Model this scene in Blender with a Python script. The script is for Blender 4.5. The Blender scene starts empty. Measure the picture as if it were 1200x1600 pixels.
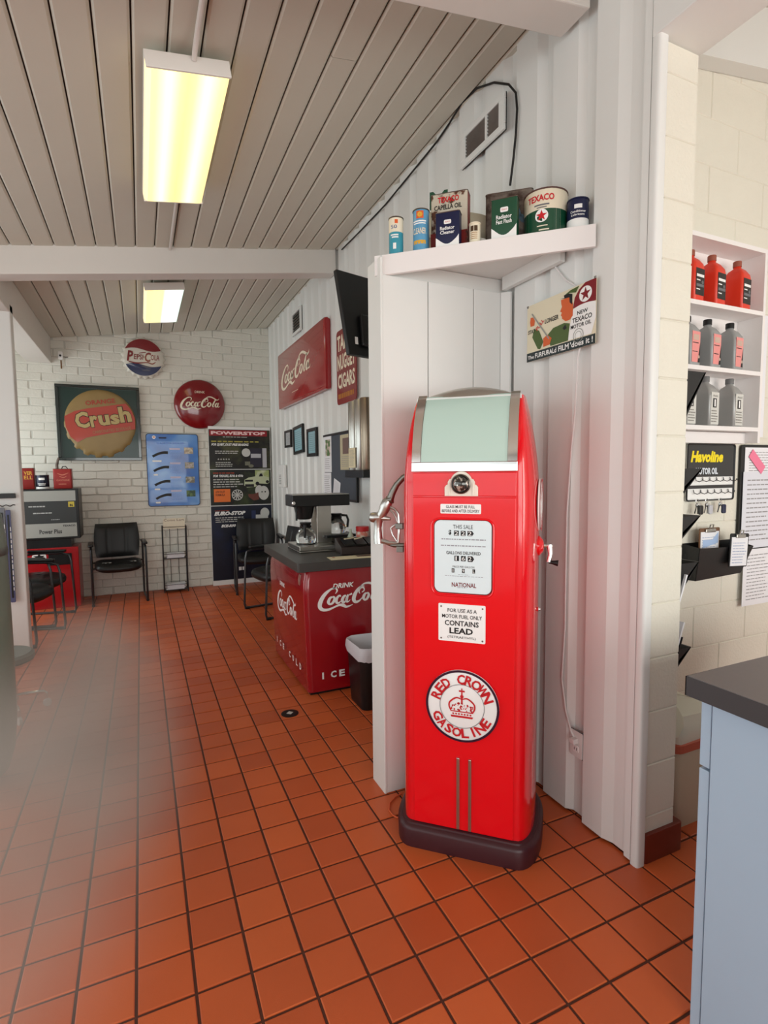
import bpy, bmesh, math, random
from mathutils import Vector, Matrix

# ------------------------------------------------------------------ camera, light, exposure
SC = bpy.context.scene
COL = SC.collection
FPX = 836.185                                   # focal length for a 1200 x 1600 frame
PITCH, YAW, ROLL = 7.63807598e-02, 4.25602555e-01, 8.99235294e-03
TILE = 0.1625
CAM = Vector((-0.41559, -1.41628, 1.54091))
_cy, _sy, _cp, _sp = math.cos(YAW), math.sin(YAW), math.cos(PITCH), math.sin(PITCH)
FWD = Vector((_sy*_cp, _cy*_cp, -_sp)); _r = Vector((_cy, -_sy, 0)); _d = FWD.cross(_r)
RIGHT = math.cos(ROLL)*_r + math.sin(ROLL)*_d
DOWN = -math.sin(ROLL)*_r + math.cos(ROLL)*_d

cam_data = bpy.data.cameras.new('camera')
cam_data.sensor_fit = 'HORIZONTAL'; cam_data.sensor_width = 36.0
cam_data.lens = FPX/1200*36.0; cam_data.clip_start = 0.02
cam_ob = bpy.data.objects.new('camera', cam_data)
COL.objects.link(cam_ob)
m = Matrix((( RIGHT.x, -DOWN.x, -FWD.x, CAM.x), (RIGHT.y, -DOWN.y, -FWD.y, CAM.y), (RIGHT.z, -DOWN.z, -FWD.z, CAM.z), (0, 0, 0, 1)))
cam_ob.matrix_world = m
SC.camera = cam_ob

SC.view_settings.view_transform = 'Standard'
SC.view_settings.look = 'None'
SC.view_settings.exposure = 0.0
SC.view_settings.gamma = 1.0
SC.view_settings.use_curve_mapping = False

world = bpy.data.worlds.new('daylight_sky'); SC.world = world; world.use_nodes = True
_bg = world.node_tree.nodes['Background']
_bg.inputs['Color'].default_value = (0.86, 0.93, 1.0, 1); _bg.inputs['Strength'].default_value = 0.6

def area_light(name, loc, direction, sx, sy, power, color):
    l = bpy.data.lights.new(name, 'AREA'); l.shape = 'RECTANGLE'; l.size = sx; l.size_y = sy
    l.energy = power; l.color = color
    o = bpy.data.objects.new(name, l); COL.objects.link(o); o.location = loc
    o.rotation_euler = Vector(direction).to_track_quat('-Z', 'Y').to_euler()
    return o
area_light('window_light_rear', (-0.7, -4.32, 1.55), (0, 1, -0.35), 3.4, 2.0, 98, (0.97, 1.0, 0.97))
area_light('window_light_left_near', (-2.92, -2.35, 1.85), (1, 0, -0.2), 2.5, 1.4, 16, (0.9, 0.98, 1.0))
area_light('window_light_left', (-2.92, 0.9, 1.5), (1, 0, -0.35), 3.8, 2.1, 48, (0.92, 1.0, 0.99))
area_light('window_light_left_far', (-2.92, 4.9, 1.4), (1, 0, -0.3), 2.0, 2.3, 52, (0.93, 1.0, 0.98))
area_light('window_light_right_room', (2.8, -4.32, 1.7), (0, 1, -0.2), 1.9, 2.0, 92, (1.0, 0.97, 0.9))

# ------------------------------------------------------------------ projection onto real planes
def ray(px, py):
    return RIGHT*((px-600)/FPX) + DOWN*((py-800)/FPX) + FWD
def hit(px, py, pt, n):
    v = ray(px, py); n = Vector(n)
    return CAM + v*((Vector(pt)-CAM).dot(n)/v.dot(n))
def onx(px, py, x): return hit(px, py, (x, 0, 0), (1, 0, 0))
def ony(px, py, y): return hit(px, py, (0, y, 0), (0, 1, 0))
def onz(px, py, z=0.0): return hit(px, py, (0, 0, z), (0, 0, 1))
def project(p):
    q = Vector(p)-CAM; z = q.dot(FWD)
    if z < 0.05: return None
    return 600+FPX*q.dot(RIGHT)/z, 800+FPX*q.dot(DOWN)/z

# ------------------------------------------------------------------ materials
def lin(c):
    return tuple((x/255/12.92 if x/255 <= 0.04045 else ((x/255+0.055)/1.055)**2.4) for x in c)
MATS = {}
def mat(name, rgb, rough=0.5, metal=0.0, var=0.0, vscale=8.0, bump=0.0, bscale=60.0, rgb2=None, mscale=6.0, mlo=0.5, mhi=0.6,
        emit=None, es=0.0, coat=0.0, trans=0.0, ior=1.45, alpha=1.0, spec=None, sheen=0.0):
    if name in MATS: return MATS[name]
    M = bpy.data.materials.new(name); M.use_nodes = True; MATS[name] = M
    nt = M.node_tree; N = nt.nodes; L = nt.links; b = N['Principled BSDF']
    c = lin(rgb)+(1,)
    b.inputs['Base Color'].default_value = c
    b.inputs['Roughness'].default_value = rough; b.inputs['Metallic'].default_value = metal
    b.inputs['Coat Weight'].default_value = coat; b.inputs['Coat Roughness'].default_value = 0.06
    b.inputs['Transmission Weight'].default_value = trans; b.inputs['IOR'].default_value = ior
    b.inputs['Alpha'].default_value = alpha
    if spec is not None: b.inputs['Specular IOR Level'].default_value = spec
    if emit:
        b.inputs['Emission Color'].default_value = lin(emit)+(1,); b.inputs['Emission Strength'].default_value = es
    tc = N.new('ShaderNodeTexCoord')
    src = None
    if rgb2:
        nz = N.new('ShaderNodeTexNoise'); nz.inputs['Scale'].default_value = mscale; nz.inputs['Detail'].default_value = 5
        L.new(tc.outputs['Object'], nz.inputs['Vector'])
        mr = N.new('ShaderNodeMapRange'); mr.inputs['From Min'].default_value = mlo; mr.inputs['From Max'].default_value = mhi
        L.new(nz.outputs['Fac'], mr.inputs['Value'])
        mx = N.new('ShaderNodeMix'); mx.data_type = 'RGBA'
        mx.inputs[6].default_value = c; mx.inputs[7].default_value = lin(rgb2)+(1,)
        L.new(mr.outputs['Result'], mx.inputs[0]); src = mx.outputs[2]
    if var > 0:
        nz = N.new('ShaderNodeTexNoise'); nz.inputs['Scale'].default_value = vscale; nz.inputs['Detail'].default_value = 4
        L.new(tc.outputs['Object'], nz.inputs['Vector'])
        mr = N.new('ShaderNodeMapRange'); mr.inputs['To Min'].default_value = 1-var; mr.inputs['To Max'].default_value = 1+var
        L.new(nz.outputs['Fac'], mr.inputs['Value'])
        hs = N.new('ShaderNodeHueSaturation')
        if src is None: hs.inputs['Color'].default_value = c
        else: L.new(src, hs.inputs['Color'])
        L.new(mr.outputs['Result'], hs.inputs['Value']); src = hs.outputs['Color']
    if src is not None: L.new(src, b.inputs['Base Color'])
    if bump > 0:
        nz = N.new('ShaderNodeTexNoise'); nz.inputs['Scale'].default_value = bscale; nz.inputs['Detail'].default_value = 4
        L.new(tc.outputs['Object'], nz.inputs['Vector'])
        bp = N.new('ShaderNodeBump'); bp.inputs['Strength'].default_value = bump; bp.inputs['Distance'].default_value = 0.01
        L.new(nz.outputs['Fac'], bp.inputs['Height']); L.new(bp.outputs['Normal'], b.inputs['Normal'])
    return M

def tile_material():
    M = bpy.data.materials.new('quarry_tile'); M.use_nodes = True
    nt = M.node_tree; N = nt.nodes; L = nt.links; b = N['Principled BSDF']
    g = N.new('ShaderNodeNewGeometry')
    sc = N.new('ShaderNodeVectorMath'); sc.operation = 'SCALE'; sc.inputs['Scale'].default_value = 1/TILE
    L.new(g.outputs['Position'], sc.inputs[0])
    fl = N.new('ShaderNodeVectorMath'); fl.operation = 'FLOOR'; L.new(sc.outputs[0], fl.inputs[0])
    mu = N.new('ShaderNodeVectorMath'); mu.operation = 'MULTIPLY'; mu.inputs[1].default_value = (1, 1, 0); L.new(fl.outputs[0], mu.inputs[0])
    wn = N.new('ShaderNodeTexWhiteNoise'); wn.noise_dimensions = '3D'; L.new(mu.outputs[0], wn.inputs['Vector'])
    cr = N.new('ShaderNodeValToRGB'); e = cr.color_ramp.elements
    e[0].color = lin((186, 84, 42))+(1,); e[1].color = lin((208, 100, 50))+(1,)
    x = e.new(0.5); x.color = lin((198, 92, 46))+(1,)
    L.new(wn.outputs['Value'], cr.inputs['Fac'])
    nz = N.new('ShaderNodeTexNoise'); nz.inputs['Scale'].default_value = 1.3; nz.inputs['Detail'].default_value = 3
    L.new(g.outputs['Position'], nz.inputs['Vector'])
    mr = N.new('ShaderNodeMapRange'); mr.inputs['From Min'].default_value = 0.3; mr.inputs['From Max'].default_value = 0.7
    mr.inputs['To Min'].default_value = 0.9; mr.inputs['To Max'].default_value = 1.1
    L.new(nz.outputs['Fac'], mr.inputs['Value'])
    hs = N.new('ShaderNodeHueSaturation'); L.new(cr.outputs['Color'], hs.inputs['Color']); L.new(mr.outputs['Result'], hs.inputs['Value'])
    L.new(hs.outputs['Color'], b.inputs['Base Color'])
    n2 = N.new('ShaderNodeTexNoise'); n2.inputs['Scale'].default_value = 5; n2.inputs['Detail'].default_value = 6
    L.new(g.outputs['Position'], n2.inputs['Vector'])
    m2 = N.new('ShaderNodeMapRange'); m2.inputs['To Min'].default_value = 0.3; m2.inputs['To Max'].default_value = 0.5
    L.new(n2.outputs['Fac'], m2.inputs['Value']); L.new(m2.outputs['Result'], b.inputs['Roughness'])
    n3 = N.new('ShaderNodeTexNoise'); n3.inputs['Scale'].default_value = 300; L.new(g.outputs['Position'], n3.inputs['Vector'])
    bp = N.new('ShaderNodeBump'); bp.inputs['Strength'].default_value = 0.12; bp.inputs['Distance'].default_value = 0.002
    L.new(n3.outputs['Fac'], bp.inputs['Height']); L.new(bp.outputs['Normal'], b.inputs['Normal'])
    return M

WALL = mat('white_wall_paint', (228, 229, 226), 0.42, var=0.03, vscale=3)
CEIL = mat('ceiling_paint', (206, 203, 190), 0.55, var=0.04, vscale=2)
BEAM = mat('beam_paint', (222, 218, 212), 0.5, var=0.02)
BRICK = mat('white_brick_paint', (226, 224, 214), 0.65, var=0.06, vscale=5, bump=0.35, bscale=35)
MORTAR = mat('brick_joint_grey', (206, 205, 196), 0.9, var=0.08)
BLOCK = mat('painted_block', (228, 224, 210), 0.55, var=0.03, vscale=6, bump=0.25, bscale=90)
BJOINT = mat('block_joint', (222, 217, 203), 0.7)
GROUT = mat('floor_grout', (84, 46, 32), 0.85, var=0.15)
TILEM = tile_material()
TRIMT = mat('dark_red_tile', (112, 42, 30), 0.3, var=0.1, vscale=12)
RED = mat('enamel_red', (226, 4, 22), 0.2, coat=0.7, spec=0.4)
RED2 = mat('enamel_red_door', (232, 4, 22), 0.2, coat=0.6, spec=0.4)
MAROON = mat('base_maroon', (62, 26, 32), 0.38, var=0.15, vscale=20)
CHROME = mat('chrome', (226, 226, 224), 0.14, 1.0)
STEEL = mat('brushed_steel', (186, 184, 178), 0.28, 1.0, var=0.08, vscale=20)
ALU = mat('cast_aluminium', (188, 186, 182), 0.3, 1.0, bump=0.1, bscale=80)
DARKST = mat('tarnished_steel', (128, 124, 118), 0.35, 1.0, var=0.15, vscale=30)
PGLASS = mat('milk_glass', (188, 214, 204), 0.06, coat=1.0)
WHITE = mat('white_print', (244, 244, 242), 0.4)
CREAM = mat('cream_print', (236, 226, 202), 0.45)
BLACK = mat('black_print', (18, 18, 20), 0.45)
GREY = mat('grey_print', (110, 112, 116), 0.5)
INKRED = mat('red_print', (200, 28, 38), 0.4)
PLATE = mat('dial_plate', (222, 236, 240), 0.25, coat=0.6)
NAVY = mat('navy_print', (24, 30, 66), 0.4)
GREEN = mat('dark_green_print', (16, 74, 50), 0.35, coat=0.5)
LEATHER = mat('black_vinyl', (22, 22, 22), 0.4, bump=0.1, bscale=150)
FRAMEB = mat('black_steel', (30, 30, 33), 0.3, spec=0.8)
COKE = mat('coke_red', (150, 10, 24), 0.24, coat=0.6, var=0.08, vscale=3)
COKES = mat('sign_red', (158, 16, 24), 0.25, coat=0.7, var=0.05)
COUNTER = mat('dark_laminate', (66, 64, 62), 0.35, var=0.06, vscale=40)
CABM = mat('pale_blue_laminate', (164, 188, 208), 0.5, var=0.02)
PLBLK = mat('black_plastic', (20, 20, 21), 0.35)
GLASS = mat('clear_glass', (240, 245, 245), 0.03, trans=1.0, ior=1.45)
PAPER = mat('paper_white', (236, 236, 240), 0.8)
PAPERC = mat('paper_cream', (226, 214, 180), 0.8)
CORD = mat('orange_cord', (214, 96, 52), 0.5)
BLKCORD = mat('black_cord', (22, 20, 20), 0.5)
WCORD = mat('white_cord', (226, 222, 220), 0.4)
PINK = mat('pink_paper', (240, 130, 160), 0.8)
RUST = mat('rusty_tin', (200, 192, 174), 0.45, rgb2=(92, 56, 40), mscale=22, mlo=0.56, mhi=0.62)
RUSTR = mat('rusty_red_tin', (136, 34, 30), 0.45, rgb2=(80, 40, 32), mscale=22, mlo=0.58, mhi=0.64)
RUSTG = mat('rusty_grey_tin', (122, 110, 100), 0.5, rgb2=(64, 46, 38), mscale=16, mlo=0.45, mhi=0.6)
TINRIM = mat('tin_rim', (120, 112, 104), 0.35, 1.0)

# ------------------------------------------------------------------ mesh builder
I4 = Matrix.Identity(4)
class MB:
    def __init__(s, M=None): s.v = []; s.f = []; s.M = M or I4; s.warp = None
    def add(s, vs, fs, M=None):
        k = len(s.v); M = (s.M @ M) if M else s.M
        for p in vs:
            if s.warp: p = s.warp(p)
            s.v.append(M @ Vector(p))
        for f in fs: s.f.append([i+k for i in f])
        return s
    def box(s, x0, x1, y0, y1, z0, z1, M=None):
        vs = [(x0,y0,z0),(x1,y0,z0),(x1,y1,z0),(x0,y1,z0),(x0,y0,z1),(x1,y0,z1),(x1,y1,z1),(x0,y1,z1)]
        return s.add(vs, [(3,2,1,0),(4,5,6,7),(0,1,5,4),(1,2,6,5),(2,3,7,6),(3,0,4,7)], M)
    def prism(s, poly, z0, z1, M=None):
        n = len(poly)
        vs = [(x, y, z0) for x, y in poly]+[(x, y, z1) for x, y in poly]
        fs = [tuple(range(n-1, -1, -1)), tuple(range(n, 2*n))]+[(i, (i+1) % n, n+(i+1) % n, n+i) for i in range(n)]
        return s.add(vs, fs, M)
    def flat(s, poly, z=0.0, M=None):
        return s.add([(x, y, z) for x, y in poly], [tuple(range(len(poly)))], M)
    def rect(s, x0, y0, x1, y1, z=0.0, nx=1):
        for i in range(nx):
            a = x0+(x1-x0)*i/nx; b = x0+(x1-x0)*(i+1)/nx
            s.flat([(a, min(y0, y1)), (b, min(y0, y1)), (b, max(y0, y1)), (a, max(y0, y1))], z)
        return s
    def disc(s, cx, cy, r, z=0.0, n=40, ry=None):
        ry = ry or r
        return s.flat([(cx+r*math.cos(2*math.pi*i/n), cy+ry*math.sin(2*math.pi*i/n)) for i in range(n)], z)
    def ring(s, cx, cy, r0, r1, z=0.0, n=48):
        vs = []; fs = []
        for i in range(n):
            a = 2*math.pi*i/n
            vs += [(cx+r0*math.cos(a), cy+r0*math.sin(a), z), (cx+r1*math.cos(a), cy+r1*math.sin(a), z)]
        for i in range(n):
            j = (i+1) % n; fs.append((2*i, 2*i+1, 2*j+1, 2*j))
        return s.add(vs, fs)
    def tube(s, pts, r, n=8, closed=False):
        pts = [Vector(p) for p in pts]; m_ = len(pts)
        rs = r if isinstance(r, (list, tuple)) else [r]*m_
        vs = []; fs = []; up = None
        for i, p in enumerate(pts):
            a = pts[(i-1) % m_] if (closed or i > 0) else p; b = pts[(i+1) % m_] if (closed or i < m_-1) else p
            t = (b-a).normalized()
            if up is None:
                up = Vector((0, 0, 1)) if abs(t.z) < 0.9 else Vector((1, 0, 0))
            x = up.cross(t)
            if x.length < 1e-5: x = t.orthogonal()
            x.normalize(); y = t.cross(x).normalized(); up = y
            for k in range(n):
                c = 2*math.pi*k/n; vs.append(p+(x*math.cos(c)+y*math.sin(c))*rs[i])
        for i in range(m_ if closed else m_-1):
            j = (i+1) % m_
            for k in range(n):
                l = (k+1) % n; fs.append((i*n+k, i*n+l, j*n+l, j*n+k))
        if not closed:
            fs.append(tuple(range(n-1, -1, -1))); fs.append(tuple((m_-1)*n+k for k in range(n)))
        return s.add(vs, fs)
    def lathe(s, prof, n=24, M=None, cap0=True, cap1=True):
        vs = []; fs = []
        for r, z in prof:
            for k in range(n):
                a = 2*math.pi*k/n; vs.append((r*math.cos(a), r*math.sin(a), z))
        for i in range(len(prof)-1):
            for k in range(n):
                l = (k+1) % n; fs.append((i*n+k, i*n+l, (i+1)*n+l, (i+1)*n+k))
        if cap0: fs.append(tuple(range(n-1, -1, -1)))
        if cap1: fs.append(tuple((len(prof)-1)*n+k for k in range(n)))
        return s.add(vs, fs, M)
    def loft(s, rings, cap0=True, cap1=True):
        n = len(rings[0]); vs = [p for r in rings for p in r]; fs = []
        for i in range(len(rings)-1):
            for k in range(n):
                l = (k+1) % n; fs.append((i*n+k, i*n+l, (i+1)*n+l, (i+1)*n+k))
        if cap0: fs.append(tuple(range(n-1, -1, -1)))
        if cap1: fs.append(tuple((len(rings)-1)*n+k for k in range(n)))
        return s.add(vs, fs)
    def grid(s, fn, nu, nv):
        vs = [fn(i/nu, j/nv) for j in range(nv+1) for i in range(nu+1)]
        fs = [(j*(nu+1)+i, j*(nu+1)+i+1, (j+1)*(nu+1)+i+1, (j+1)*(nu+1)+i) for j in range(nv) for i in range(nu)]
        return s.add(vs, fs)
    def stroke(s, pts, z=0.0, n=6, sc=(1, 1), off=(0, 0), shear=0.0, k=1.0):
        # Catmull-Rom ribbon through (x, y, width)
        P = [Vector(p) for p in pts]; P = [2*P[0]-P[1]]+P+[2*P[-1]-P[-2]]
        out = []
        for i in range(1, len(P)-2):
            for q in range(n):
                t = q/n; a, b, c, d = P[i-1:i+3]
                out.append(0.5*((2*b)+(-a+c)*t+(2*a-5*b+4*c-d)*t*t+(-a+3*b-3*c+d)*t**3))
        out.append(P[-2]); vs = []
        for i, p in enumerate(out):
            a = out[max(i-1, 0)]; b = out[min(i+1, len(out)-1)]
            t = Vector((b.x-a.x, b.y-a.y)); t = t.normalized() if t.length > 1e-6 else Vector((1, 0)); nn = Vector((-t.y, t.x))
            w = max(p.z, 0.0008)*0.5*k
            for sg in (1, -1):
                x = p.x+nn.x*w*sg; y = p.y+nn.y*w*sg
                vs.append((off[0]+(x+shear*y)*sc[0], off[1]+y*sc[1], z))
        fs = [(2*i+1, 2*i+3, 2*i+2, 2*i) for i in range(len(out)-1)]
        return s.add(vs, fs)
    def text(s, string, x0, y0, x1, y1, z=0.0, bold=0.0, shear=0.0, M=None, curve=None):
        cu = bpy.data.curves.new('t', 'FONT'); cu.body = string; cu.size = 1.0; cu.resolution_u = 2
        cu.offset = bold; cu.shear = shear; cu.fill_mode = 'FRONT'
        o = bpy.data.objects.new('t', cu); me = bpy.data.meshes.new_from_object(o)
        vs = [tuple(v.co) for v in me.vertices]; fs = [tuple(p.vertices) for p in me.polygons]
        bpy.data.objects.remove(o); bpy.data.curves.remove(cu); bpy.data.meshes.remove(me)
        if not vs: return s
        ax = min(v[0] for v in vs); bx = max(v[0] for v in vs); ay = min(v[1] for v in vs); by = max(v[1] for v in vs)
        lo, hi = min(y0, y1), max(y0, y1)
        out = []
        for v in vs:
            X = x0+(v[0]-ax)/max(bx-ax, 1e-6)*(x1-x0); Y = lo+(v[1]-ay)/max(by-ay, 1e-6)*(hi-lo)
            if curve: X, Y = curve(X, Y)
            out.append((X, Y, z))
        return s.add(out, fs, M)
    def build(s, name, material, parent=None, smooth=False, bevel=0.0, segs=2, kind=None, angle=35):
        me = bpy.data.meshes.new(name); me.from_pydata([tuple(v) for v in s.v], [], s.f)
        if bevel > 0:
            bm = bmesh.new(); bm.from_mesh(me)
            es = [e for e in bm.edges if len(e.link_faces) == 2 and e.calc_face_angle(0) > math.radians(30)]
            bmesh.ops.bevel(bm, geom=es, offset=bevel, segments=segs, affect='EDGES', profile=0.5, clamp_overlap=True)
            bm.to_mesh(me); bm.free()
        me.materials.append(material)
        if smooth:
            me.shade_smooth(); me.set_sharp_from_angle(angle=math.radians(angle))
        o = bpy.data.objects.new(name, me); COL.objects.link(o)
        if parent: o.parent = parent
        if kind: o['kind'] = kind
        return o

def thing(name, label, cat, M=None, group=None):
    o = bpy.data.objects.new(name, None); COL.objects.link(o); o.empty_display_size = 0.05
    if M is not None: o.matrix_world = M
    o['label'] = label; o['category'] = cat
    if group: o['group'] = group
    return o
def tag(o, label, cat, group=None):
    o['label'] = label; o['category'] = cat
    if group: o['group'] = group
    return o
def struct(o): o['kind'] = 'structure'; return o
def holder(name):
    o = bpy.data.objects.new(name, None); COL.objects.link(o); o['kind'] = 'structure'; return o
def frame(o, x, y):
    x = Vector(x).normalized(); y = Vector(y); z = x.cross(y).normalized(); y = z.cross(x)
    return Matrix(((x.x, y.x, z.x, o[0]), (x.y, y.y, z.y, o[1]), (x.z, y.z, z.z, o[2]), (0, 0, 0, 1)))
def rotz(x, y, z, deg): return Matrix.Translation((x, y, z)) @ Matrix.Rotation(math.radians(deg), 4, 'Z')
def roundrect(x0, y0, x1, y1, r, n=5):
    out = []
    for cx, cy, a0 in ((x1-r, y0+r, -90), (x1-r, y1-r, 0), (x0+r, y1-r, 90), (x0+r, y0+r, 180)):
        for i in range(n+1):
            a = math.radians(a0+90*i/n); out.append((cx+r*math.cos(a), cy+r*math.sin(a)))
    return out
def star(cx, cy, r, r2=None, n=5):
    r2 = r2 or r*0.4
    return [(cx+(r if i % 2 == 0 else r2)*math.sin(math.pi*i/n), cy+(r if i % 2 == 0 else r2)*math.cos(math.pi*i/n)) for i in range(2*n)]
def mapper(cx0, cy0, cx1, cy1, x0, y0, x1, y1):
    return lambda x, y: (x0+(x-cx0)/(cx1-cx0)*(x1-x0), y0+(y-cy0)/(cy1-cy0)*(y1-y0))
def arc_pts(cx, cy, r, a0, a1, n=16):
    return [(cx+r*math.cos(math.radians(a0+(a1-a0)*i/n)), cy+r*math.sin(math.radians(a0+(a1-a0)*i/n))) for i in range(n+1)]

# flowing script lettering drawn as ribbons, about 10.2 units wide and 3.6 high
SCRIPT = [
 [(2.75,2.35,.06),(3.0,2.75,.22),(2.75,3.1,.2),(2.1,3.0,.26),(1.25,2.35,.46),(.7,1.45,.56),(.62,.72,.5),(1.05,.3,.4),(1.8,.25,.32),(2.6,.5,.24),(3.3,.72,.3),(3.85,.62,.42),(4.25,.36,.3),(4.7,.42,.2),(5.2,.58,.06)],
 [(2.35,1.95,.2),(2.0,1.8,.34),(1.78,1.3,.4),(1.98,.98,.26),(2.35,1.1,.32),(2.62,1.55,.36),(2.55,1.9,.26),(2.35,1.95,.2)],
 [(3.45,1.85,.2),(3.4,2.02,.22),(3.15,1.95,.28),(2.9,1.55,.38),(2.92,1.12,.34),(3.2,1.02,.22),(3.6,1.3,.06)],
 [(4.25,1.95,.2),(3.95,1.85,.32),(3.72,1.4,.4),(3.85,1.02,.3),(4.15,1.15,.22),(4.4,1.6,.22)],
 [(4.55,2.05,.24),(4.35,1.5,.36),(4.35,1.1,.3),(4.6,1.08,.14),(4.85,1.3,.05)],
 [(4.7,1.98,.2),(5.1,2.12,.24)],
 [(6.25,2.0,.08),(6.1,2.3,.16),(6.3,2.75,.2),(6.75,2.8,.2),(6.85,2.4,.14),(6.5,2.15,.12)],
 [(6.9,3.0,.1),(6.45,3.02,.2),(5.95,2.65,.34),(5.5,1.95,.5),(5.35,1.25,.5),(5.65,.88,.36),(6.15,1.0,.24),(6.55,1.4,.08)],
 [(6.3,3.0,.14),(6.9,3.35,.22),(7.6,3.38,.3),(8.3,3.1,.32),(8.95,2.75,.28),(9.4,2.85,.16),(9.55,3.15,.05)],
 [(7.25,2.0,.2),(6.95,1.85,.34),(6.75,1.4,.4),(6.92,1.05,.26),(7.25,1.15,.32),(7.5,1.6,.36),(7.45,1.93,.26),(7.25,2.0,.2)],
 [(8.9,2.85,.14),(8.6,2.6,.3),(8.2,1.9,.38),(7.95,1.3,.36),(8.05,1.05,.24),(8.35,1.15,.06)],
 [(9.15,1.98,.2),(8.85,1.85,.32),(8.62,1.4,.4),(8.75,1.05,.3),(9.05,1.18,.22),(9.3,1.65,.22)],
 [(9.45,2.08,.24),(9.22,1.5,.36),(9.22,1.12,.3),(9.5,1.08,.14),(9.8,1.35,.05)],
]
def cola_script(mb, x0, y0, w, h, z=0.0, n=5, k=1.0):
    for st in SCRIPT: mb.stroke(st, z, n, (w/9.4, h/3.4), (x0-0.45*w/9.4, y0-0.12*h/3.4), 0.0, k)
def bars(mb, x0, y0, x1, y1, rows, z, rnd, fill=0.5, seg=3):
    # short word-like bars for lines of print too small to read
    h = (y1-y0)/rows
    for i in range(rows):
        y = y0+h*(i+0.5); x = x0; end = x0+(x1-x0)*rnd.uniform(0.75, 1.0)
        while x < end:
            w = (x1-x0)*rnd.uniform(0.06, 0.2); w = min(w, end-x)
            if w < (x1-x0)*0.02: break
            mb.rect(x, y-abs(h)*fill/2, x+w, y+abs(h)*fill/2, z); x += w+(x1-x0)*0.025

# ------------------------------------------------------------------ room dimensions
WX = 1.27          # inner face of the long right wall
YB = 6.15          # back wall
def ceil_z(x): return 3.35+0.143*x
SLOPE = math.atan(0.143)

# floor -------------------------------------------------------------
XMIN, XMAX, YMIN = -2.8, 3.8, -4.2
floor = struct(MB().box(XMIN, XMAX, YMIN, YB+0.02, -0.06, -0.004).build('floor', GROUT))
def tile_geo(mb, x, y, rnd):
    g = 0.0045; b = 0.003; z = rnd.uniform(-0.0006, 0.0006)
    x0, x1, y0, y1 = x+g, x+TILE-g, y+g, y+TILE-g
    vs = [(x0,y0,-0.006),(x1,y0,-0.006),(x1,y1,-0.006),(x0,y1,-0.006),(x0,y0,-0.0014),(x1,y0,-0.0014),(x1,y1,-0.0014),(x0,y1,-0.0014),
          (x0+b,y0+b,z),(x1-b,y0+b,z),(x1-b,y1-b,z),(x0+b,y1-b,z)]
    fs = [(0,1,5,4),(1,2,6,5),(2,3,7,6),(3,0,4,7),(4,5,9,8),(5,6,10,9),(6,7,11,10),(7,4,8,11),(8,9,10,11)]
    mb.add(vs, fs)
rnd = random.Random(5)
cells = []
for i in range(int(math.floor(XMIN/TILE))+1, int(XMAX/TILE)):
    for j in range(int(math.floor(YMIN/TILE))+1, int(YB/TILE)+1):
        x, y = i*TILE, j*TILE
        if y+TILE > YB+0.05: continue
        p = project((x+TILE/2, y+TILE/2, 0)); vis = p and -60 < p[0] < 1260 and 600 < p[1] < 1680
        hid = x > 1.2 and y > 0.1
        cells.append((0 if (vis and not hid) else 1, (Vector((x, y, 0))-CAM).length, x, y))
cells.sort()
protos = []
for k in range(6):
    mb = MB(); tile_geo(mb, 0, 0, rnd); me = bpy.data.meshes.new('tile')
    me.from_pydata([tuple(v) for v in mb.v], [], mb.f); me.materials.append(TILEM); protos.append(me)
for c in cells[:300]:
    o = bpy.data.objects.new('tile', protos[rnd.randrange(6)]); COL.objects.link(o)
    o.location = (c[2], c[3], 0); o.parent = floor
rest = MB()
for c in cells[300:]: tile_geo(rest, c[2], c[3], rnd)
rest.build('tile_field', TILEM, floor, kind='stuff')

# ceiling -----------------------------------------------------------
ceiling = struct(MB(Matrix.Rotation(-SLOPE, 4, 'Y')).box(-3.2, 4.4, YMIN-0.2, YB+0.2, 3.345, 3.42).build('ceiling', mat('ceiling_deck', (90, 86, 80), 0.8)))
PW = 0.137
def plank(x0, x1, y0, y1):
    # board with chamfered long edges, underside following the roof slope
    g = 0.0035; c = 0.010; t = 0.016
    prof = [(x0+g, t), (x0+g, c*0.9), (x0+g+c, 0), (x1-g-c, 0), (x1-g, c*0.9), (x1-g, t)]
    mb = MB(); n = len(prof)
    vs = [(x, y0, ceil_z(x)+z) for x, z in prof]+[(x, y1, ceil_z(x)+z) for x, z in prof]
    fs = [(i, i+1, n+i+1, n+i) for i in range(n-1)]+[tuple(range(n)), tuple(range(2*n-1, n-1, -1))]
    mb.add(vs, fs); mb.build('plank', CEIL, ceiling)
for (y0, y1) in ((-2.57, 0.27), (0.43, 3.30), (3.46, YB)):
    for k in range(-18, 30):
        x1 = 1.264-PW*k; x0 = x1-PW
        if x0 < XMIN-0.1 or x1 > 3.9: continue
        if k < -1 and y0 > 0.3: continue
        if k == 5 and y0 == 0.43:
            plank(x0, x1, y0, 1.02); plank(x0, x1, 1.024, y1)
        else: plank(x0, x1, y0, y1)

# ceiling beams across the room
def cross_beam(name, y0, y1, xa, xb, depth=0.2):
    mb = MB(); vs = []
    for x in (xa, xb):
        z1 = ceil_z(x)+0.02; z0 = ceil_z(x)-depth
        vs += [(x, y0, z0), (x, y1, z0), (x, y1, z1), (x, y0, z1)]
    mb.add(vs, [(0,1,2,3),(7,6,5,4),(0,4,5,1),(1,5,6,2),(2,6,7,3),(3,7,4,0)])
    return struct(mb.build(name, BEAM, bevel=0.006))
cross_beam('trim_1', 0.27, 0.43, XMIN, 1.25)
cross_beam('trim_2', 3.30, 3.46, XMIN, 1.268)
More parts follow.
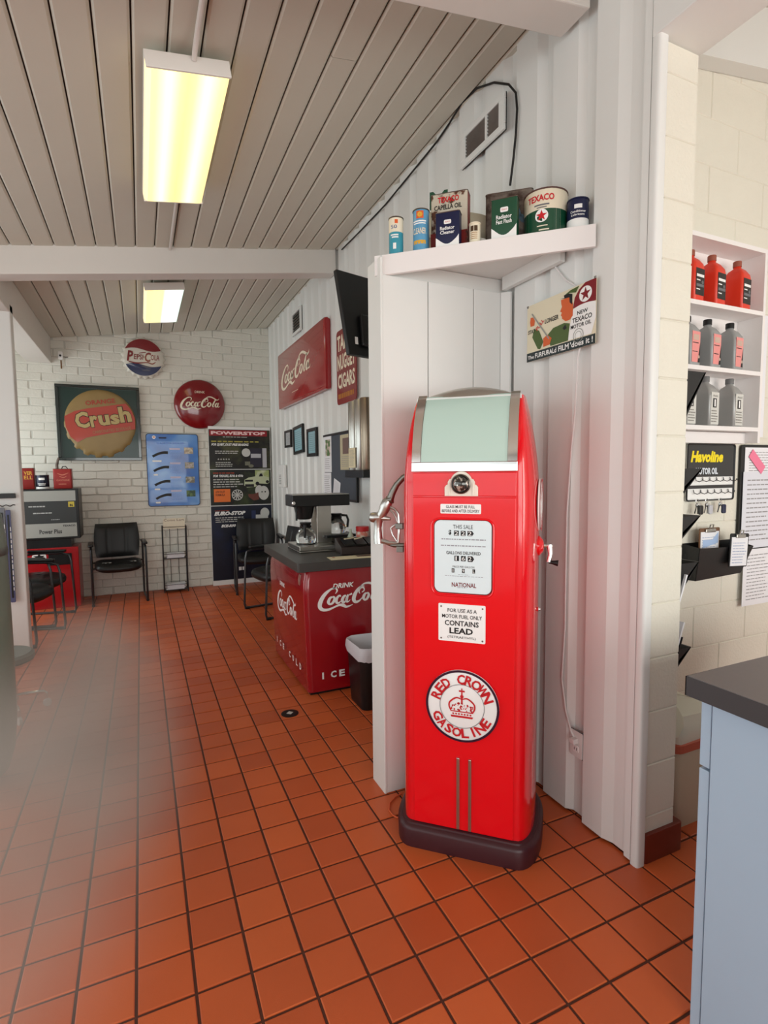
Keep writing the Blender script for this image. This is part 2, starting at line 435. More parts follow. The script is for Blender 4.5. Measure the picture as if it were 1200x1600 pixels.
# side beam running to the back wall along the left
struct(MB().add([(x, y, z) for y in (3.46, YB) for x, z in ((-1.58, 2.86), (-1.33, 2.86), (-1.33, 3.18), (-1.58, 3.15))],
    [(0,1,2,3),(7,6,5,4),(0,4,5,1),(1,5,6,2),(2,6,7,3),(3,7,4,0)]).build('trim_3', BEAM, bevel=0.006))

# back wall of painted bricks ---------------------------------------
wall_back = struct(MB().box(XMIN, WX+0.3, YB+0.012, YB+0.12, 0, 3.75).build('wall_back', MORTAR))
BRM = []
rb = random.Random(11)
for k in range(12):
    mb = MB(); L = 0.262; H = 0.098
    # outline with uneven corners, face leaning out at the lower edge, a chipped lower lip
    cs = [(rb.uniform(0.001, 0.006), rb.uniform(0.001, 0.008)), (L*0.5, rb.uniform(0.0, 0.004)), (L-rb.uniform(0.001, 0.006), rb.uniform(0.001, 0.008)),
          (L-rb.uniform(0.001, 0.009), H-rb.uniform(0.001, 0.010)), (L*0.5, H-rb.uniform(0.0, 0.005)), (rb.uniform(0.001, 0.009), H-rb.uniform(0.001, 0.010))]
    n = len(cs); cx, cz = L/2, H/2
    dlo = rb.uniform(0.010, 0.018); dhi = rb.uniform(0.003, 0.008)
    back = [(x, 0.0, z) for x, z in cs]; mid = []; top = []
    for x, z in cs:
        d = dlo if z < cz else dhi
        mid.append((x, -d*0.55, z)); top.append((cx+(x-cx)*0.955, -d, cz+(z-cz)*0.84))
    fs = [(i, (i+1) % n, n+(i+1) % n, n+i) for i in range(n)]+[(n+i, n+(i+1) % n, 2*n+(i+1) % n, 2*n+i) for i in range(n)]+[tuple(range(2*n, 3*n))]
    mb.add(back+mid+top, fs)
    me = bpy.data.meshes.new('brick'); me.from_pydata([tuple(v) for v in mb.v], [], mb.f); me.materials.append(BRICK)
    BRM.append((me, mb))
cand = []
for r in range(0, 37):
    z = r*0.098
    for c in range(-12, 9):
        x = c*0.262+(0.131 if r % 2 else 0)+rb.uniform(-0.012, 0.012)
        if x < -2.8: continue
        if x+0.262 > WX+0.06: 
            if x > WX-0.05: continue
        if z > ceil_z(x)+0.01: continue
        p = project((x+0.13, YB, z+0.05)); hidden = (not p) or p[0] < 15 or (p[0] > 328 and p[1] > 670) or (85 < p[0] < 215 and 605 < p[1] < 712) \
            or (232 < p[0] < 306 and 682 < p[1] < 786) or (p[0] < 70 and p[1] > 770) or (p[0] < 120 and p[1] > 780) or (275 < p[0] < 349 and 600 < p[1] < 662)
        cand.append((1 if hidden else 0, rb.random(), x, z))
cand.sort()
shown = [c for c in cand if c[0] == 0][:300]; rest_c = [c for c in cand if c not in shown]
for c in shown:
    o = bpy.data.objects.new('brick', BRM[rb.randrange(12)][0]); COL.objects.link(o)
    o.location = (c[2], YB+0.012, c[3]); o.rotation_euler.y = rb.uniform(-0.012, 0.012); o.parent = wall_back
mb = MB()
for c in rest_c:
    src = BRM[rb.randrange(12)][1]; mb.add([(v.x+c[2], v.y+YB+0.012, v.z+c[3]) for v in src.v], src.f)
mb.build('brickwork', BRICK, wall_back, kind='stuff')

# long right wall: ribbed steel sheet -------------------------------
def sheet_profile(y_end):
    pts = [(0.0, 0.0), (0.03, 0.0), (0.034, 0.018), (0.099, 0.018), (0.144, 0.0), (0.2515, 0.0), (0.252, 0.032), (0.332, 0.032), (0.358, 0.006)]
    y = 0.504
    while y < y_end:
        pts += [(y, 0.006), (y+0.004, 0.032), (y+0.063, 0.032), (y+0.103, 0.006)]; y += 0.25
    pts.append((y_end, 0.006)); return pts
prof = sheet_profile(YB)
mb = MB(); n = len(prof); ZT = 3.55
vs = [(WX+d, y, z) for z in (0.012, ZT) for y, d in prof]
mb.add(vs, [(i, n+i, n+i+1, i+1) for i in range(n-1)])
mb.box(WX+0.045, 1.33, 0.0, YB, 0, ZT)
wall_right = struct(mb.build('wall_right', WALL))
# corner post in front of the block pillar, rounded steel edge
struct(MB().prism(roundrect(WX-0.002, -0.035, WX+0.045, 0.004, 0.012, 3), 0.0, 3.05).build('trim_4', WALL, smooth=True))
# header over the opening, along Y above pillar line
struct(MB().box(WX-0.004, 1.50, YMIN, -0.002, 3.035, 3.56).build('trim_5', WALL, bevel=0.004))
struct(MB().box(1.332, 1.498, -0.0015, 0.34, 3.041, 3.56).build('trim_7', WALL))

# block pillar (end of wall) and block wall of the next room -------
wall_side = struct(MB().box(1.335, 1.487, -0.0145, 0.30, 0, 3.04).build('wall_end', BJOINT))
def blocks(parent, axis, u0, u1, z0, z1, fixed, depth, L=0.41, H=0.2115, zoff=0.182, stag=True, rnd=random.Random(3), frame_m=None):
    k = 0; z = zoff-H
    while z < z1:
        a, b = max(z, z0), min(z+H, z1)
        if b-a > 0.02:
            u = u0-(L/2 if (k % 2 and stag) else 0)
            while u < u1:
                ua, ub = max(u, u0), min(u+L, u1)
                if ub-ua > 0.02:
                    g = 0.002; mb = MB()
                    if axis == 'x': mb.box(ua+g, ub-g, fixed-depth-rnd.uniform(0, 0.0015), fixed+0.02, a+g, b-g)
                    else: mb.box(fixed-0.02, fixed+depth, ua+g, ub-g, a+g, b-g)
                    mb.build('block', BLOCK, parent, bevel=0.003, segs=1)
                u += L
        z += H; k += 1
blocks(wall_side, 'x', 1.318, 1.49, 0.0, 3.035, 0.0, 0.018, L=0.5, stag=False)
blocks(wall_side, 'y', 0.0, 0.33, 0.0, 3.035, 1.484, 0.006, L=0.42, stag=False)
wall_far = struct(MB().box(1.33, XMAX, 0.3505, 0.46, 0, 3.95).build('wall_side', BJOINT))
blocks(wall_far, 'x', 1.47, 3.7, 0.0, 3.45, 0.36, 0.012, zoff=0.212)
# sloping board along the top of that wall
struct(MB().add([(x, y, z) for x, zb in ((1.49, 3.29), (3.7, 3.62)) for y, z in ((0.27, zb), (0.345, zb), (0.345, ceil_z(x)), (0.27, ceil_z(x)))],
    [(0,1,2,3),(7,6,5,4),(0,4,5,1),(1,5,6,2),(2,6,7,3),(3,7,4,0)]).build('trim_6', WALL))
# tile baseboard at the pillar foot
bb = struct(MB().prism(roundrect(1.315, -0.034, 1.525, 0.20, 0.012, 3), 0, 0.118).build('baseboard_pillar', TRIMT, bevel=0.006, smooth=True))
# outer walls (behind the camera and left), with window openings
def wall_open(name, along, fixed, a0, a1, openings, zt=3.9, t=0.12):
    mb = MB()
    def bx(a, b, z0, z1):
        if along == 'x': mb.box(a, b, fixed-t, fixed, z0, z1)
        else: mb.box(fixed-t, fixed, a, b, z0, z1)
    cur = a0
    for (o0, o1, z0, z1) in openings:
        bx(cur, o0, 0, zt); bx(o0, o1, 0, z0); bx(o0, o1, z1, zt); cur = o1
    bx(cur, a1, 0, zt)
    return struct(mb.build(name, WALL))
wall_open('wall_rear', 'x', YMIN, XMIN, XMAX, [(-2.4, 1.0, 0.5, 2.6), (1.8, 3.7, 0.7, 2.7)])
wall_open('wall_left', 'y', XMIN, YMIN, YB+0.1, [(-3.6, -1.1, 1.15, 2.55), (-1.0, 2.8, 0.45, 2.55), (3.9, 5.9, 0.25, 2.55)], zt=3.2)
struct(MB().box(XMAX, XMAX+0.12, YMIN, 0.45, 0, 4.0).build('wall_outer', WALL))
mbw = MB()
for x in (-2.4, -1.3, -0.2, 0.97): mbw.box(x-0.03, x+0.03, YMIN-0.06, YMIN-0.01, 0.5, 2.6)
for z in (0.5, 1.05, 2.05, 2.57): mbw.box(-2.4, 1.0, YMIN-0.06, YMIN-0.01, z-0.02, z+0.03)
struct(mbw.build('window_1', STEEL))
mbw = MB()
for y in (-3.57, -2.3, -1.0, 0.3, 1.6, 2.77, 3.9, 4.9, 5.87): mbw.box(XMIN-0.06, XMIN-0.01, y-0.03, y+0.03, 0.45, 2.55)
for z in (0.47, 1.5, 2.05, 2.53):
    mbw.box(XMIN-0.06, XMIN-0.01, -3.6, 2.8, z-0.02, z+0.02); mbw.box(XMIN-0.06, XMIN-0.01, 3.9, 5.9, z-0.02, z+0.02)
struct(mbw.build('window_2', STEEL))
# wall end at the left of the frame
struct(MB().box(-1.75, -1.33, 3.9, 4.02, 0, 2.93).build('wall_stub', WALL, bevel=0.01))
# partition with grooved panels behind the pump
mb = MB(); PY = 0.82
mb.box(0.60, 1.30, PY+0.012, PY+0.135, 0, 2.48)
part_wall = struct(mb.build('wall_partition', WALL))
for (a, b) in ((0.60, 0.831), (0.835, 1.082), (1.086, 1.243)):
    MB().box(a, b, PY, PY+0.011, 0.0, 2.415).build('panel', WALL, part_wall, bevel=0.003)
MB().box(0.588, 0.60, PY-0.004, PY+0.139, 0, 2.49).build('edge_trim', WALL, part_wall, bevel=0.003)
MB().prism([(1.243, PY), (1.275, PY-0.035), (1.285, PY-0.035), (1.285, PY+0.01)], 0, 2.415).build('corner_strip', WALL, part_wall)

# ================================================================== the red pump
PU = Vector((0.727, -0.686, 0)).normalized(); PVv = Vector((0.686, 0.727, 0)).normalized()
P0 = Vector((0.551, 0.473, 0)) + PU*0.215
PM = Matrix(((PU.x, PVv.x, 0, P0.x), (PU.y, PVv.y, 0, P0.y), (0, 0, 1, 0), (0, 0, 0, 1)))
PMI = PM.inverted()
def pumpl(px, py, v=0.0):        # local point on the plane y = v of the pump
    return PMI @ hit(px, py, P0+PVv*v, PVv)
pump = thing('gas_pump', 'tall red vintage gas pump with curved milk-glass top on a dark base', 'gas pump', PM)
CV = 0.2
def p_f(z):
    if z <= 1.5: return 0.0
    return CV-CV*math.sqrt(max(0.0, 1-((z-1.5)/0.372)**2))
def p_w(z):
    return 0.272-0.058*max(0.0, (z-1.38)/0.46)**2.0
def outline(z, grow=0.0, n=10):
    d = CV-p_f(z)+grow; w = p_w(z)+grow; h = 0.205; q = []
    for i in range(n+1):
        t = math.pi/2*i/n
        q.append((h+(w-h)*math.sin(t)**(2/2.3), -d*math.cos(t)**(2/2.3)))
    right = q; back = [(x, -y) for x, y in q[::-1]][1:]
    half = right+back
    full = half+[(-x, y) for x, y in half[::-1]]
    return [(x, CV+y, z) for x, y in full]
zs = [0.085]+[0.2+0.1*i for i in range(13)]+[1.45]+[1.5+0.03*i for i in range(12)]
MB().loft([outline(z) for z in zs]).build('body', RED, pump, smooth=True, angle=40)
b = MB()
b.loft([outline(0.5, g)[:0]+[(x, y, z) for x, y, _ in outline(0.5, g)] for z, g in ((0.0, 0.030), (0.07, 0.032), (0.083, 0.024), (0.088, 0.014), (0.094, 0.012), (0.098, 0.002))])
b.build('base', MAROON, pump, smooth=True, angle=40)
# front panels follow the front curve
def nrm(z):
    e = 0.002; dy = p_f(z+e)-p_f(z-e); dz = 2*e; l = math.hypot(dy, dz)
    return (-dz/l, dy/l)              # outward: toward -y and up
def strip(x0, x1, z0, z1, off, nz, mb=None, th=0.006):
    mb = mb or MB(); rings = []
    for i in range(nz+1):
        z = z0+(z1-z0)*i/nz; ny, nzz = nrm(z); y = p_f(z)
        rings.append([(x0, y+ny*(off-th), z+nzz*(off-th)), (x0, y+ny*off, z+nzz*off), (x1, y+ny*off, z+nzz*off), (x1, y+ny*(off-th), z+nzz*(off-th))])
    return mb.loft(rings)
strip(-0.199, 0.199, 0.10, 1.437, 0.006, 1).build('door_panel', RED2, pump, bevel=0.002)
strip(-0.199, 0.199, 1.443, 1.532, 0.006, 1).build('upper_panel', RED2, pump, bevel=0.002)
strip(-0.203, 0.203, 1.536, 1.572, 0.010, 3).build('chrome_sill', CHROME, pump, bevel=0.002)
strip(-0.166, 0.166, 1.573, 1.832, 0.007, 16).build('glass_panel', PGLASS, pump, smooth=True)
strip(-0.202, -0.167, 1.573, 1.836, 0.011, 16).build('chrome_strip', CHROME, pump, smooth=True)
strip(0.167, 0.202, 1.573, 1.836, 0.011, 16).build('chrome_strip', CHROME, pump, smooth=True)
def cap(u, v):
    x = (u*2-1)*0.207; y = 0.098+v*0.205
    z = 1.828+0.052*(1-(u*2-1)**2)*(1-abs(2*v-1)**2.2)**0.5
    return (x, y, z)
c = MB(); c.grid(cap, 20, 12)
c.box(-0.207, 0.207, 0.094, 0.104, 1.815, 1.832)
c.build('top_cap', mat('cap_steel', (206, 204, 198), .38, 1.0), pump, smooth=True)
MF = Matrix(((1,0,0,0),(0,0,-1,-0.0065),(0,1,0,0),(0,0,0,1)))     # local print frame on the front
# sight glass with stepped shield
sh = MB(MF)
cz = 1.489
step = [(-0.064, -0.046), (0.064, -0.046), (0.064, -0.012), (0.058, -0.004), (0.052, -0.002), (0.052, 0.008), (0.046, 0.018), (0.040, 0.020)]
top = arc_pts(0, 0.006, 0.042, 20, 160, 10)
poly = step+top+[(-x, y) for x, y in step[::-1]][:-2]
sh.prism([(x-0.005, y+cz) for x, y in poly], 0, 0.008)
for sx in (-1, 1):
    sh.prism([(sx*0.046-0.005+dx, cz+dy) for dx, dy in ((-0.003, -0.044), (0.003, -0.044), (0.003, 0.004), (-0.003, 0.004))], 0.008, 0.011)
sh.build('sight_glass_shield', mat('shield_cream', (238, 228, 214), 0.4), pump, bevel=0.002)
LM = MF @ Matrix.Translation((-0.005, cz, 0.006))
lens = MB(LM).lathe([(0.037, 0), (0.038, 0.010), (0.034, 0.014), (0.030, 0.010)], 32, cap1=False).build('lens_ring', DARKST, pump, smooth=True)
MB(LM).lathe([(0.0305, 0.008), (0.028, 0.017), (0.02, 0.024), (0.01, 0.027), (0.001, 0.028)], 28).build('sight_glass', mat('dark_lens', (60, 58, 54), 0.05, 0.6, rgb2=(210, 206, 196), mscale=60, mlo=0.55, mhi=0.62, coat=1), pump, smooth=True)
# instruction label
def fx(u, z): return (u-0.215, z)
lb = MB(MF).prism(roundrect(0.128-0.215, 1.375, 0.285-0.215, 1.412, 0.004, 3), 0, 0.001).build('label', WHITE, pump)
t = MB(MF); t.text('GLASS MUST BE FULL', 0.150-0.215, 1.407, 0.262-0.215, 1.396, 0.0016, 0.012); t.text('BEFORE AND AFTER DELIVERY', 0.134-0.215, 1.391, 0.279-0.215, 1.380, 0.0016, 0.012)
t.build('lettering', BLACK, lb)
# dial plate: recessed behind an embossed rim
L0, R0, B0, T0 = 0.105-0.215, 0.325-0.215, 1.067, 1.349
rim = [(x, z, 0.0) for x, z in roundrect(L0-0.013, B0-0.013, R0+0.008, T0+0.006, 0.034, 6)]
MB(MF).tube(rim, 0.0045, 8, closed=True).build('dial_rim', RED2, pump, smooth=True)
MB(MF).prism(roundrect(L0-0.003, B0-0.004, R0+0.004, T0+0.003, 0.026, 6), 0, 0.0008).build('dial_painted_shade', mat('painted_gap_shade', (92, 4, 12), 0.5), pump)  # darker red sheet under the dial paints the shade around its edge
dial = MB(MF).prism(roundrect(L0, B0, R0, T0, 0.024, 6), 0, 0.0024).build('dial_plate', PLATE, pump)
mp = mapper(200, 310, 1075, 1490, L0, T0, R0, B0)
def T(mb, s, a, b, c, d, z=0.003, bold=0.0, shear=0.0):
    x0, y0 = mp(a, b); x1, y1 = mp(c, d); mb.text(s, x0, y0, x1, y1, z, bold, shear)
t = MB(MF)
T(t, 'THIS SALE', 490, 380, 795, 445); T(t, '$', 420, 465, 465, 550, bold=.03)
T(t, 'GALLONS DELIVERED', 385, 810, 915, 862, bold=.015); T(t, 'PRICE PER GALLON', 485, 1045, 820, 1078)
def box2(mb, a, b, c, d, z=0.003):
    x0, y0 = mp(a, b); x1, y1 = mp(c, d); mb.rect(x0, y0, x1, y1, z)
for a in (505, 610): box2(t, a, 475, a+75, 558)
for a in (512, 615): box2(t, a, 882, a+72, 968)
for y0_, y1_, x_ in ((475, 558, 712), (882, 975, 718)):
    pts = [mp(x_, y0_), mp(x_+70, y0_), mp(x_+98, (y0_+y1_)/2), mp(x_+70, y1_), mp(x_, y1_)]
    t.flat(pts[::-1], 0.003)
for a in (470, 630, 790): box2(t, a, 1092, a+42, 1160)
t.build('lettering', BLACK, dial)
t = MB(MF)
for a, ch in ((515, '2'), (620, '2'), (722, '2')): T(t, ch, a, 485, a+55, 548, 0.0036)
for a, ch in ((530, '1'), (628, '6'), (728, '2')): T(t, ch, a, 892, a+(18 if ch == '1' else 48), 958, 0.0036)
for a, ch in ((484, '1'), (638, '9'), (798, 'L')): T(t, ch, a, 1102, a+(12 if ch == '1' else 26), 1150, 0.0036)
t.build('numerals', WHITE, dial)
t = MB(MF)
for y, x0_, x1_ in ((615, 310, 990), (720, 300, 995), (1190, 570, 745), (1216, 365, 950), (1404, 560, 700)):
    x = x0_
    rr = random.Random(y)
    while x < x1_:
        w = rr.uniform(15, 60); w = min(w, x1_-x); box2(t, x, y-(9 if y < 800 else 4), x+w, y+(9 if y < 800 else 4)); x += w+12
t.build('small_print', mat('pale_ink', (150, 150, 158), 0.5), dial)
t = MB(MF); T(t, 'NATIONAL', 470, 1320, 850, 1395, bold=.02); t.build('maker_lettering', mat('maroon_print', (120, 30, 40), 0.4), dial)
# lead warning plate
L0, R0, B0, T0 = 0.120-0.215, 0.304-0.215, 0.873, 1.022
pl = MB(MF).prism(roundrect(L0, B0, R0, T0, 0.004, 2), 0, 0.002).build('warning_plate', WHITE, pump)
mp = mapper(0, 0, 100, 100, L0, T0, R0, B0)
t = MB(MF)
T(t, 'FOR USE AS A', 20, 12, 82, 22, bold=.01); T(t, 'MOTOR FUEL ONLY', 8, 28, 93, 38, bold=.01)
T(t, 'CONTAINS', 14, 44, 86, 58, bold=.02); T(t, 'LEAD', 24, 63, 74, 79, bold=.03); T(t, '(TETRAETHYL)', 20, 85, 80, 93)
t.build('lettering', BLACK, pl)
t = MB(MF)
for a, b_ in ((6, 8), (94, 8), (6, 93), (94, 93)):
    x, y = mp(a, b_); t.disc(x, y, 0.0035, 0.003, 12)
t.build('screw', DARKST, pl)
# round crown sign
cx, cy, R = 0.0, 0.617, 0.144
sg = MB(MF).lathe([(R, 0), (R, 0.004), (R-0.006, 0.007), (0.001, 0.009)], 64, Matrix.Translation((cx, cy, 0))).build('crown_sign', WHITE, pump, smooth=True)
MB(MF).ring(cx, cy, R-0.008, R+0.001, 0.0092, 64).build('sign_border', mat('sign_edge', (46, 12, 40), 0.4), sg)
t = MB(MF)
def arc_text(mb, s, cx, cy, r, a_mid, span, h, z, top=True, bold=0.03):
    n = len(s); st = span/n
    for i, ch in enumerate(s):
        if ch == ' ': continue
        a = a_mid + (span/2-st*(i+0.5) if top else -(span/2)+st*(i+0.5))
        an = math.radians(a); rot = an-math.pi/2 if top else an+math.pi/2
        M = Matrix.Translation((cx+r*math.cos(an), cy+r*math.sin(an), z)) @ Matrix.Rotation(rot, 4, 'Z')
        w = h*(0.22 if ch == 'I' else 0.98 if ch in 'OWGN' else 0.78)
        mb.text(ch, -w/2, -h/2, w/2, h/2, 0, bold, M=M)
arc_text(t, 'RED CROWN', cx, cy, 0.108, 92, 152, 0.040, 0.0105)
arc_text(t, 'GASOLINE', cx, cy, 0.108, 268, 140, 0.038, 0.0105, top=False)
# crown emblem
def C(x, y): return (cx+x*0.044, cy+y*0.044-0.004)
t.prism([C(-.95, -.95), C(.95, -.95), C(1.0, -.78), C(-1.0, -.78)], 0.0095, 0.0105)
for i in range(7): t.disc(*C(-.78+.26*i, -.62), 0.0036, 0.0105, 10)
t.prism([C(-1.0, -.45), C(1.0, -.45), C(1.03, -.36), C(-1.03, -.36)], 0.0095, 0.0105)
for sgn in (-1, 1):
    t.stroke([C(0, .75)+(0.004,), C(sgn*.5, .85)+(0.006,), C(sgn*1.05, .45)+(0.006,), C(sgn*1.15, .05)+(0.006,), C(sgn*1.0, -.35)+(0.005,)], 0.0105)
rr = random.Random(2)
for i in range(46):
    a = rr.uniform(-1, 1); b_ = rr.uniform(-.3, .3*(1-a*a)+.12)
    t.disc(*C(a*0.98, b_), rr.uniform(0.0015, 0.004), 0.0105, 7)
t.stroke([C(0, 1.75)+(0.004,), C(0, 1.0)+(0.006,), C(0, 0.3)+(0.007,)], 0.0105)
t.disc(*C(0, 1.0), 0.007, 0.0106, 14); t.prism([C(-.26, 1.42), C(.26, 1.42), C(.26, 1.56), C(-.26, 1.56)], 0.0095, 0.0107)
t.build('lettering', INKRED, sg)
MB(MF).ring(cx, cy, 0.0865, 0.0885, 0.0100, 64).build('inner_ring', GREY, sg)
# twin chrome strips at the foot
for u in (0.199, 0.246):
    MB(MF).box(u-0.215-0.006, u-0.215+0.006, 0.105, 0.402, 0, 0.007).build('foot_strip', STEEL, pump, bevel=0.002)
# side badge, seen edge-on
SM = Matrix(((0,0,1,p_w(1.4)-0.001),(1,0,0,0.20),(0,1,0,1.40),(0,0,0,1)))
sb = MB(SM).lathe([(0.105, 0), (0.105, 0.006), (0.09, 0.010), (0.001, 0.011)], 40).build('side_badge', WHITE, pump, smooth=True)
tt = MB(SM).ring(0, 0, 0.094, 0.106, 0.0112, 40)
arc_text(tt, 'RED CROWN', 0, 0, 0.078, 90, 150, 0.026, 0.0125); arc_text(tt, 'GASOLINE', 0, 0, 0.078, 270, 140, 0.026, 0.0125, top=False)
tt.build('lettering', INKRED, sb)
# crank on the right side
k0 = Vector((0.262, 0.19, 1.235))
cr = MB(Matrix.Translation(k0) @ Matrix.Rotation(math.pi/2, 4, 'Y'))
cr.lathe([(0.042, -0.01), (0.040, 0.014), (0.026, 0.026), (0.016, 0.030)], 24).build('crank_boss', RED, pump, smooth=True)
crank = MB().tube([k0+Vector((0.02, 0, 0)), k0+Vector((0.065, 0, 0))], 0.008, 10)
crank.tube([k0+Vector((0.052, 0, 0.004)), k0+Vector((0.056, -0.01, -0.03)), k0+Vector((0.050, -0.012, -0.062))], [0.013, 0.009, 0.009], 10)
crank = crank.build('crank', CHROME, pump, smooth=True)
MB().tube([k0+Vector((0.050, -0.012, -0.062)), k0+Vector((0.066, -0.012, -0.064)), k0+Vector((0.086, -0.012, -0.066))], [0.006, 0.008, 0.013], 12).build('crank_grip', PLBLK, crank, smooth=True)
MB().lathe([(0.006, -0.004), (0.010, 0.004), (0.006, 0.012), (0.001, 0.014)], 14, Matrix.Translation((0.272, 0.15, 0.985)) @ Matrix.Rotation(math.pi/2, 4, 'Y')).build('side_knob', CHROME, pump, smooth=True)
# nozzle hanging on the left side
NV = 0.10
def nz(x, y, dv=0.0):
    p = pumpl(570+x/10, 720+y/10, NV); return Vector((p.x, p.y+dv, p.z))
nzl = MB()
nzl.tube([nz(215, 1290), nz(205, 1180), nz(205, 1050), nz(210, 960), nz(215, 900)], [0.021, 0.019, 0.0155, 0.018, 0.022], 14)
nzl.tube([nz(85, 880), nz(110, 882), nz(150, 885), nz(230, 880), nz(300, 895), nz(405, 910)], [0.016, 0.021, 0.023, 0.022, 0.012, 0.006], 14)
nzl.tube([nz(215, 900), nz(275, 820), nz(320, 720), nz(350, 650), nz(375, 610)], [0.020, 0.020, 0.024, 0.023, 0.018], 14)
nozzle = nzl.build('nozzle', ALU, pump, smooth=True, angle=60)
MB().tube([nz(360, 620), nz(430, 600)], [0.019, 0.018], 12).tube([nz(385, 625), nz(430, 500), nz(500, 370), nz(600, 260), nz(700, 200)], [0.017, 0.015, 0.013, 0.012, 0.012], 12).build('spout', DARKST, nozzle, smooth=True)
MB().tube([nz(390, 720), nz(470, 760), nz(525, 830), nz(535, 960), nz(535, 1120), nz(530, 1270), nz(480, 1290), nz(380, 1285), nz(260, 1250)], [0.006]*6+[0.008, 0.010, 0.012], 8).tube([nz(400, 770), nz(450, 820), nz(490, 900), nz(505, 960)], 0.004, 6).build('lever_guard', ALU, nozzle, smooth=True)
MB().tube([nz(480, 1000), nz(410, 1050), nz(430, 1150), nz(500, 1260)], [0.005, 0.004, 0.004, 0.004], 8).build('lever', ALU, nozzle, smooth=True)
hk = MB().box(nz(480, 0).x, nz(600, 0).x, NV-0.012, NV+0.012, nz(0, 1050).z, nz(0, 960).z).build('nozzle_clamp', DARKST, pump, bevel=0.003)
hk = MB().tube([nz(340, 1300), nz(450, 1320), nz(620, 1320)], [0.004, 0.010, 0.012], 8)
hk.box(nz(500, 0).x, -0.268, NV-0.015, NV+0.015, nz(0, 1400).z, nz(0, 1310).z)
hk.build('nozzle_hook', DARKST, pump, bevel=0.003)

# orange cord on the floor by the pump
pts = [onz(*p, 0.006) for p in ((628, 1240), (618, 1245), (609, 1255), (608, 1266), (614, 1274), (622, 1278))]
tag(MB().tube(pts, 0.0035, 8).build('power_cord', CORD, smooth=True), 'thin orange cord looping on the floor left of the red pump base', 'cord')

# ================================================================== corner shelf above the partition
shelf = thing('corner_shelf', 'white triangular corner shelf above the pump carrying old oil tins', 'shelf')
A = Vector((0.590, 0.868)); B = Vector((1.262, 0.232))
MB().prism([(0.60, 0.83), (0.60, 0.868), (B.x, B.y+0.01), (1.268, 0.25), (1.268, 0.955), (0.60, 0.955)][::1], 2.482, 2.5).build('board', WALL, shelf)
dv = (B-A).normalized(); nv = Vector((dv.y, -dv.x))       # toward the camera
if nv.dot(Vector((CAM.x, CAM.y))-A) < 0: nv = -nv
MB().prism([tuple(A), tuple(A+nv*0.018), tuple(B+nv*0.018), tuple(B)], 2.415, 2.502).build('front_board', mat('shelf_white', (240, 236, 234), 0.4), shelf, bevel=0.002)
MB().box(1.235, 1.262, 0.40, 0.80, 2.42, 2.482).build('cleat', WALL, shelf, bevel=0.002)

SROT = math.degrees(math.atan2(dv.y, dv.x))               # shelf items face the same way as the shelf
def shelf_item(px, back, z=2.502):
    # point under the given image column, set back from the front board
    u = ray(px, 380); d2 = Vector((u.x, u.y)); c2 = Vector((CAM.x, CAM.y))
    q = A-nv*back
    den = d2.x*dv.y-d2.y*dv.x; tt_ = ((q.x-c2.x)*dv.y-(q.y-c2.y)*dv.x)/den
    p = c2+d2*tt_
    return p.x, p.y, z
def wrapper(R): return lambda p: (math.sin(p[0]/R)*(R+p[2]), -math.cos(p[0]/R)*(R+p[2]), p[1])
def can(px, back, R, H, bands, label, M=None, rot=0, grp=None, cat='can', lid=TINRIM, z=2.502, xyz=None):
    x, y, zz = xyz or shelf_item(px, back+R, z)
    c = thing('can', label, cat, rotz(x, y, zz, (SROT if xyz is None else 0)+rot), grp)
    MB().lathe([(R*0.97, 0), (R, 0.003), (R, H-0.004), (R*0.97, H)], 28).build('body', bands[0][1], c, smooth=True)
    for (f, mtl) in bands[1:]:
        z0, z1 = f; MB().lathe([(R+0.0004, z0*H), (R+0.0004, z1*H)], 32, cap0=False, cap1=False).build('band', mtl, c, smooth=True)
    MB().lathe([(R*0.98, H-0.002), (R+0.002, H-0.001), (R+0.002, H+0.003), (R*0.9, H+0.003), (R*0.88, H)], 28).build('rim', lid, c, smooth=True)
    return c
def wtext(parent, R, items, mtl, z=0.0012, name='lettering'):
    t_ = MB(); t_.warp = wrapper(R)
    for it in items: t_.text(it[0], it[1], it[2], it[3], it[4], z, it[5] if len(it) > 5 else 0.01)
    return t_.build(name, mtl, parent)
def wbars(parent, R, rects, mtl, z=0.0010, name='print'):
    t_ = MB(); t_.warp = wrapper(R)
    for r_ in rects: t_.rect(*r_, z, nx=4)
    return t_.build(name, mtl, parent)

TEAL = mat('teal_print', (60, 150, 170), 0.35); SKY = mat('sky_print', (92, 160, 200), 0.3, coat=0.5); OCH = mat('ochre_print', (222, 170, 60), 0.4)
ORG = mat('orange_print', (222, 96, 44), 0.4)
c1 = can(619, 0.01, 0.0325, 0.168, [(0, TEAL), ((0.62, 0.985), CREAM)], 'slim teal and cream can printed 50, leftmost on the corner shelf')
wtext(c1, 0.0325, [('50', -0.014, 0.118, 0.014, 0.134)], mat('slate_print', (90, 110, 150), 0.4))
wbars(c1, 0.0325, [(0.004, 0.140, 0.018, 0.157)], ORG); wbars(c1, 0.0325, [(-0.016, 0.088, 0.020, 0.094), (-0.010, 0.078, 0.020, 0.084), (-0.004, 0.030, 0.010, 0.056)], WHITE)
c2 = can(658, 0.01, 0.036, 0.184, [(0, SKY), ((0.12, 0.24), SKY)], 'blue cleaner can with a yellow shell badge, second on the corner shelf')
wtext(c2, 0.036, [('CLEANER', -0.030, 0.078, 0.032, 0.104, 0.02)], CREAM)
wbars(c2, 0.036, [(-0.028, 0.036, 0.030, 0.052)], OCH); wbars(c2, 0.036, [(-0.012, 0.144, 0.020, 0.176)], ORG)
wbars(c2, 0.036, [(-0.030, 0.130, 0.032, 0.136), (-0.028, 0.121, 0.030, 0.126)], WHITE)
t = MB(); t.warp = wrapper(0.036)
